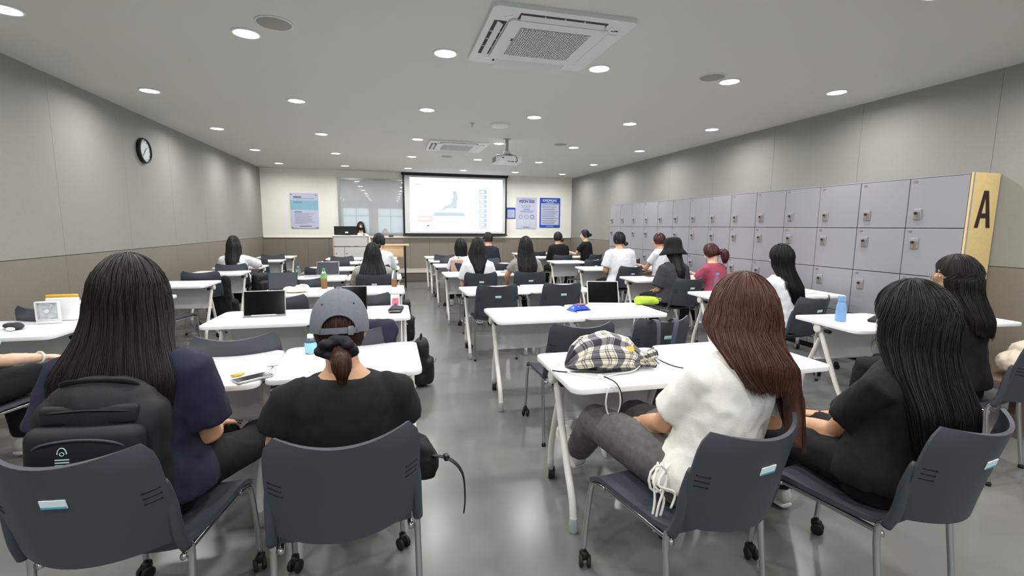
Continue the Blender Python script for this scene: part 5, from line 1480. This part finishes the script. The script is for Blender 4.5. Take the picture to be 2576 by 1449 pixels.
loop_ = [LB(0.925 + 0.035 * math.sin(a), 1.785 - 0.004 * math.cos(a), 0.665 - 0.072 * math.cos(a)) for a in [math.radians(k) for k in range(-170, 171, 20)]]
cord([LB(0.93, 1.93, 0.727), LB(0.93, 1.82, 0.733)] + [Vector(p) for p in loop_][::-1] + [LB(0.915, 1.82, 0.735), LB(0.90, 1.92, 0.729)], 'white_plastic', 0.0036, 4)
cord([LB(0.95, 1.93, 0.73), LB(0.955, 1.815, 0.733), LB(0.965, 1.778, 0.67), LB(0.945, 1.776, 0.60)], 'black', 0.003, 5)
cord([LB(1.28, 2.11, 0.77), LB(1.33, 1.99, 0.73), LB(1.31, 1.85, 0.728), LB(1.295, 1.79, 0.725), LB(1.29, 1.78, 0.66), LB(1.31, 1.79, 0.58)], 'white_plastic', 0.0036)
cord([LB(1.28, 2.12, 0.77), LB(1.36, 2.02, 0.73), LB(1.43, 1.93, 0.728), LB(1.47, 1.84, 0.727)], 'black')
MB().rbox(tuple(LB(0.935, 1.945, 0.730)), (0.022, 0.022, 0.014), 0.006).build('cord_knot', 'white_plastic', t, True)

# ================================================================ things on the tables
def tablet(label, x, y, deg, w, h, tilt, frame='silver', screen='screen_off', flip=False, pencil=False):
    t = thing('tablet', label, 'tablet', (x, y, TZ), math.radians(deg), 'tablets standing on the tables')
    T = Matrix.Translation((0, 0, 0.004)) @ Matrix.Rotation(math.radians(-tilt), 4, 'X')
    b = MB().rbox((0, 0.005, h / 2), (w, 0.009, h), 0.004, 2, M=T).build('housing', frame, t, 40)
    MB().box((0, -0.0002, h / 2), (w - 0.014, 0.002, h - 0.014), T).build('screen' if not flip else 'cover', screen, b)
    # folded stand behind
    tp = T @ Vector((0, 0.010, h * 0.72))
    bt = Vector((0, tp.y + 0.055, 0.001))
    n = 0.44 * w
    MB().add([(-n, tp.y, tp.z), (n, tp.y, tp.z), (n, bt.y, 0.001), (-n, bt.y, 0.001), (-n, tp.y + 0.004, tp.z), (n, tp.y + 0.004, tp.z), (n, bt.y + 0.004, 0.001), (-n, bt.y + 0.004, 0.001)], [(0, 1, 2, 3), (4, 7, 6, 5), (0, 3, 7, 4), (1, 5, 6, 2), (0, 4, 5, 1), (3, 2, 6, 7)]).build('stand', 'black' if frame != 'paper' else 'foot_grey', t)
    MB().rbox((0, -0.012, 0.004), (w, 0.045, 0.007), 0.003).build('ledge', frame, t, 40)
    if pencil:
        MB().tube([(-w * 0.30, -0.022, 0.012), (w * 0.25, -0.022, 0.012), (w * 0.29, -0.022, 0.012)], [0.0045, 0.0045, 0.001], 10).build('stylus', 'paper', t, True)
    return t
tablet('large black-screened tablet with a white stylus on the second left table', -0.945, 3.90, 4, 0.295, 0.195, 14, 'alu', pencil=True)
tablet('black-screened tablet half hidden by the grey cap', -0.33, 4.06, 0, 0.26, 0.19, 12, 'black')
tablet('black-screened tablet in a pale stand case beside the lime pouch', 1.885, 3.90, -14, 0.29, 0.215, 24, 'paper')
tablet('dark grey tablet beside the cream cloth', -1.13, 5.47, 6, 0.29, 0.185, 14, 'black', 'chair_plastic')
tablet('grey-backed tablet with a silver edge behind the left tea bottle', -0.855, 6.98, -3, 0.30, 0.185, 10, 'silver', 'chair_plastic', flip=True)
def bottle(name, label, x, y, prof, mat, cap, lab=None, liquid=None, group='bottles on the tables'):
    t = thing(name, label, 'bottle', (x, y, TZ), 0, group)
    MB().lathe(prof, 24).build('body', mat, t, 50)
    zt = prof[-1][1]; rt = prof[-1][0]
    MB().lathe([(rt + 0.003, zt - 0.016), (rt + 0.003, zt + 0.004), (rt + 0.001, zt + 0.006), (0.0005, zt + 0.006)], 18).build('cap', cap, t, 40)
    if lab:
        z0, z1, r, m_ = lab
        MB().lathe([(r, z0), (r + 0.001, z0 + 0.001), (r + 0.001, z1 - 0.001), (r, z1)], 24, caps=False).build('label', m_, t, True)
    if liquid:
        z1, m_ = liquid
        pr_ = [(max(0.001, r - 0.0025), max(0.003, z)) for r, z in prof if z < z1]
        MB().lathe(pr_ + [(pr_[-1][0], z1)], 24).build('liquid', m_, t, 50)
    return t
teap = [(0.028, 0.0), (0.032, 0.004), (0.0325, 0.09), (0.031, 0.10), (0.0325, 0.11), (0.0325, 0.135), (0.024, 0.17), (0.0135, 0.195), (0.0135, 0.215)]
bottle('tea_bottle', 'green-capped tea bottle at the aisle end of the third left pair', 0.035, 5.52, teap, 'pet', 'green_cap', (0.10, 0.165, 0.0005, 'green_label') if 0 else None, (0.085, 'tea'))
bottle('tea_bottle', 'green-labelled tea bottle just above the grey cap', -0.72, 5.52, teap, 'pet', 'green_cap', (0.105, 0.16, 0.0335, 'green_label'), (0.095, 'tea'))
wat = [(0.026, 0.0), (0.031, 0.004), (0.031, 0.03), (0.0295, 0.035), (0.031, 0.04), (0.031, 0.07), (0.0295, 0.075), (0.031, 0.08), (0.031, 0.14), (0.026, 0.165), (0.0135, 0.19), (0.0135, 0.21)]
bottle('water_bottle', 'clear water bottle with blue cap on a table beside the lockers', 3.42, 4.32, wat, 'pet', 'blue_cap', (0.05, 0.10, 0.0315, 'pet'))
bottle('water_bottle', 'clear water bottle with blue cap, far left pair', -1.22, 6.88, [(r * 0.95, z * 0.64) for r, z in wat], 'pet', 'blue_cap')
bottle('drink_bottle', 'pale blue labelled drink bottle beside the capped head', -0.435, 2.70, [(0.026, 0.0), (0.03, 0.004), (0.03, 0.06), (0.026, 0.07), (0.016, 0.09), (0.0135, 0.10)], 'pet', 'paper', (0.006, 0.062, 0.0305, 'bottle_blue'))
t = thing('tumbler', 'sky blue steel tumbler on the table before the lockers', 'tumbler', (3.325, 2.78, TZ))
MB().lathe([(0.034, 0), (0.037, 0.003), (0.036, 0.07), (0.031, 0.125), (0.024, 0.148), (0.022, 0.152)], 26).build('body', 'tumbler', t, 50)
MB().lathe([(0.0265, 0.153), (0.0265, 0.190), (0.025, 0.193), (0.0005, 0.193)], 26).build('lid', 'tumbler', t, 40)

t = thing('smartphone', 'dark smartphone on the nearest left table', 'phone', (-0.62, 2.29, TZ), math.radians(-52), 'phones on the tables')
MB().rbox((0, 0, 0.005), (0.076, 0.158, 0.009), 0.004, 3).build('case', 'foot_grey', t, 40)
MB().rbox((0, 0, 0.0095), (0.070, 0.150, 0.002), 0.0009, 1).build('screen', 'black_gloss', t)
t = thing('smartphone', 'reddish brown phone on the table before the bucket hat', 'phone', (3.62, 5.98, TZ), math.radians(-70), 'phones on the tables')
MB().rbox((0, 0, 0.005), (0.076, 0.158, 0.009), 0.004, 3).build('case', 'snack_red', t, 40)
MB().rbox((0, 0, 0.0095), (0.070, 0.150, 0.002), 0.0009, 1).build('screen', 'lock_dark', t)
t = thing('pen_case', 'long slim dark case beside the blue tumbler', 'case', (3.62, 2.74, TZ), math.radians(-62))
MB().rbox((0, 0, 0.012), (0.06, 0.24, 0.022), 0.01, 3).build('shell', 'black', t, 40)
MB().tube([(-0.0305, -0.10, 0.012), (-0.0305, 0.10, 0.012)], 0.0015, 5).build('zip', 'print_dark', t)
t = thing('earbud_case', 'white earbud case beside the phone', 'case', (-0.585, 2.50, TZ), 0.3)
MB().rbox((0, 0, 0.011), (0.062, 0.045, 0.021), 0.010, 3).build('case', 'paper', t, True)
MB().box((0, -0.0225, 0.014), (0.05, 0.001, 0.001)).build('lid_seam', 'foot_grey', t)
t = thing('snack_wrapper', 'tiny yellow-brown snack wrapper beside the phone', 'snack', (-0.700, 2.35, TZ), 0.5)
MB().rbox((0, 0, 0.007), (0.042, 0.024, 0.012), 0.005, 2).build('wrapper', 'yellow', t, True)
for s in (-1, 1):
    MB().box((s * 0.024, 0, 0.007), (0.008, 0.024, 0.002)).build('crimp', 'tan_strap', t)
t = thing('snack_packet', 'blue and red foil snack packet on the second right table', 'snack', (1.535, 3.64, TZ), math.radians(12)); t.scale = (1.25, 1.25, 1.1)
g = MB(); rg = []
for i in range(13):
    q = i / 12; hh = 0.003 + 0.022 * math.sin(math.pi * min(1, max(0, (q - 0.08) / 0.84))) ** 0.6 if 0.08 < q < 0.92 else 0.002
    rg.append([(-0.075 + 0.15 * q, (0.045 + (0.006 * math.sin(k * 9) if i in (0, 12) else 0)) * math.cos(2 * math.pi * k / 16), hh + 0.001 + hh * math.sin(2 * math.pi * k / 16)) for k in range(16)])
MB().loft(rg).build('packet', 'snack_blue', t, 50)
m = MB(); ell(m, (0.012, -0.010, 0.046), (0.040, 0.028, 0.007), None, 14, 8); m.build('printed_panel', 'snack_red', t, True)
t, b = soft('pencil_pouch', 'lime green zipped pencil pouch on the second right table', 'pouch', (2.245, 3.78, TZ), -14, lambda g: (g.rbox((0, 0, 0.036), (0.205, 0.075, 0.07), 0.03, 3), g.rbox((0.085, 0.0, 0.03), (0.06, 0.085, 0.05), 0.02, 3)), 'lime', 0.007, 0.003, 22)
MB().tube(arc([(-0.09, 0.0, 0.074), (0, 0.005, 0.076), (0.09, -0.005, 0.068), (0.118, -0.012, 0.05)]), [(0.006, 0.003)] * 16, 6).build('zip', 'lime', t, True)
MB().box((-0.01, 0.012, 0.0745), (0.03, 0.016, 0.004)).build('tag', 'green_cap', t)
MB().tube(arc([(0.10, -0.01, 0.055), (0.13, -0.02, 0.06), (0.135, -0.01, 0.04), (0.11, -0.005, 0.04)]), 0.004, 6).build('pull_loop', 'lime', t, True)
t, b = soft('cream_cloth', 'crumpled cream cloth on the third left table', 'cloth', (-0.955, 5.24, TZ + 0.010), 5, lambda g: (ell(g, (0, 0, 0.018), (0.13, 0.085, 0.02)), ell(g, (0.05, 0.02, 0.035), (0.07, 0.05, 0.03)), ell(g, (-0.07, 0, 0.024), (0.05, 0.05, 0.022))), 'cream_cloth', 0.008, 0.010, 26)
MB().tube(arc([(-0.10, -0.03, 0.02), (-0.02, -0.05, 0.045), (0.08, -0.03, 0.05), (0.13, 0, 0.02)]), 0.004, 6).build('hem', 'cream_cloth', t, True)
t = thing('zip_wallet', 'black zip wallet with brass pull at the aisle end, second left pair', 'wallet', (0.035, 3.90, TZ), math.radians(-8))
MB().rbox((0, 0, 0.018), (0.105, 0.17, 0.034), 0.012, 3).build('shell', 'black_nylon', t, True)
MB().tube([(-0.053, -0.07, 0.018), (-0.04, -0.086, 0.018), (0.04, -0.086, 0.018), (0.053, -0.07, 0.018)], 0.003, 6).build('zip', 'silver', t, True)
MB().rbox((-0.035, -0.092, 0.014), (0.01, 0.02, 0.004), 0.0015, 1).build('zip_pull', 'tan_strap', t)
t = thing('candy_box', 'small pink illustrated candy pack standing behind the zip wallet', 'packet', (0.03, 4.10, TZ), 0.05)
MB().rbox((0, 0, 0.055), (0.075, 0.02, 0.108), 0.003).build('carton', 'paper', t)
MB().box((0, -0.0108, 0.045), (0.055, 0.001, 0.07)).build('print', 'card_pink', t)
MB().lathe([(0.0005, 0), (0.012, 0), (0.012, 0.001), (0.0005, 0.001)], 14, Matrix.Translation((0.002, -0.0114, 0.022)) @ Matrix.Rotation(math.pi / 2, 4, 'X')).build('emblem', 'poster_blue', t)
# fan and clutter by the left wall
t = thing('desk_fan', 'small white square desk fan on the first left-wall table', 'fan', (-2.325, 3.93, TZ), math.radians(6))
m = MB()
w2, hz, fr_ = 0.066, 0.128, 0.010
for a in ((0, hz + 0.022, 2 * w2, fr_), (0, 0.027, 2 * w2, fr_)):
    m.rbox((a[0], 0, a[1]), (a[2], 0.035, a[3]), 0.004)
for s in (-1, 1):
    m.rbox((s * (w2 - 0.005), 0, hz / 2 + 0.024), (fr_, 0.035, hz), 0.004)
m.build('frame', 'white_plastic', t, 40)
MB().rbox((0, 0, 0.011), (2 * w2 - 0.004, 0.045, 0.022), 0.006).build('base', 'white_plastic', t, 40)
for k in range(6):
    rr = 0.012 + k * 0.0085
    MB().tube([(rr * math.cos(a / 20 * 6.283), -0.016, hz / 2 + 0.024 + rr * math.sin(a / 20 * 6.283)) for a in range(21)], 0.0011, 4).build('grille_ring', 'white_plastic', t, True)
MB().lathe([(0.0005, 0), (0.014, 0), (0.014, 0.01), (0.0005, 0.011)], 16, Matrix.Translation((0, -0.012, hz / 2 + 0.024)) @ Matrix.Rotation(math.pi / 2, 4, 'X')).build('hub', 'white_plastic', t, 40)
MB().rbox((0, 0.012, hz / 2 + 0.024), (2 * w2 - 0.02, 0.006, hz - 0.012), 0.002, 1).build('rear_grille', 'acrylic', t)
for k in range(5):
    MB().add([(0.01, -0.004, -0.008), (0.052, -0.010, -0.018), (0.052, 0.008, 0.018), (0.01, 0.006, 0.008), (0.01, -0.001, -0.008), (0.052, -0.007, -0.018), (0.052, 0.011, 0.018), (0.01, 0.009, 0.008)], [(0, 1, 2, 3), (4, 7, 6, 5), (0, 4, 5, 1), (1, 5, 6, 2), (2, 6, 7, 3), (3, 7, 4, 0)], Matrix.Translation((0, 0.002, hz / 2 + 0.024)) @ Matrix.Rotation(k * 1.2566, 4, 'Y')).build('blade', 'acrylic', t)
t = thing('paper_packet', 'white packet with a yellow top behind the desk fan', 'packet', (-2.29, 4.03, TZ), math.radians(4))
MB().rbox((0, 0, 0.085), (0.19, 0.035, 0.17), 0.012, 3).build('pack', 'paper', t, True)
MB().rbox((0, 0, 0.178), (0.185, 0.028, 0.022), 0.006, 2).build('top_flap', 'yellow', t, True)
t, b = soft('glasses_pouch', 'dark pouch with a white tissue on the first left-wall table', 'pouch', (-2.42, 3.76, TZ), -30, lambda g: (ell(g, (0, 0, 0.02), (0.085, 0.04, 0.02)), ell(g, (0.03, 0, 0.025), (0.04, 0.03, 0.02))), 'charcoal', 0.007, 0.003)
m = MB(); ell(m, (0.05, -0.045, 0.012), (0.035, 0.018, 0.012), None, 12, 8); m.build('tissue', 'paper', t, True)
# papers, notebooks and devices in the far rows
def notebook(label, x, y, deg, w, d, mat, cover=None):
    t = thing('notebook', label, 'notebook', (x, y, TZ), math.radians(deg), 'papers on the far tables')
    MB().rbox((0, 0, 0.005), (w, d, 0.009), 0.002, 1).build('pages', mat, t)
    MB().box((0, 0, 0.0105), (w + 0.004, d + 0.004, 0.002)).build('cover', cover or mat, t)
notebook('white worksheet pad beside the tall bottle, fourth left pair', -1.03, 6.78, 8, 0.21, 0.29, 'paper', 'acrylic')
notebook('white worksheet pad on the fifth left pair, aisle half', -0.42, 8.02, -5, 0.21, 0.29, 'paper')
notebook('grey booklet in front of the white-shirted person near the lectern', 0.02, 8.18, 10, 0.2, 0.27, 'paper', 'foot_grey')
notebook('dark tablet-sized case on the sixth pair beside the aisle', 0.98, 9.66, -6, 0.24, 0.19, 'black', 'black')
notebook('white sheet stack on the farthest pair beside the aisle', 1.00, 10.72, 3, 0.28, 0.2, 'paper')
notebook('white sheets on the left-wall table under the clock side', -2.62, 6.18, 12, 0.21, 0.29, 'paper')
notebook('thin grey notepad on the fourth pair right of the aisle', 1.72, 6.98, -18, 0.15, 0.2, 'foot_grey')
notebook('white pad on the second pair before the lockers, wall half', 4.40, 4.2, 6, 0.21, 0.29, 'paper')
bpy.data.scenes.remove(TMP)
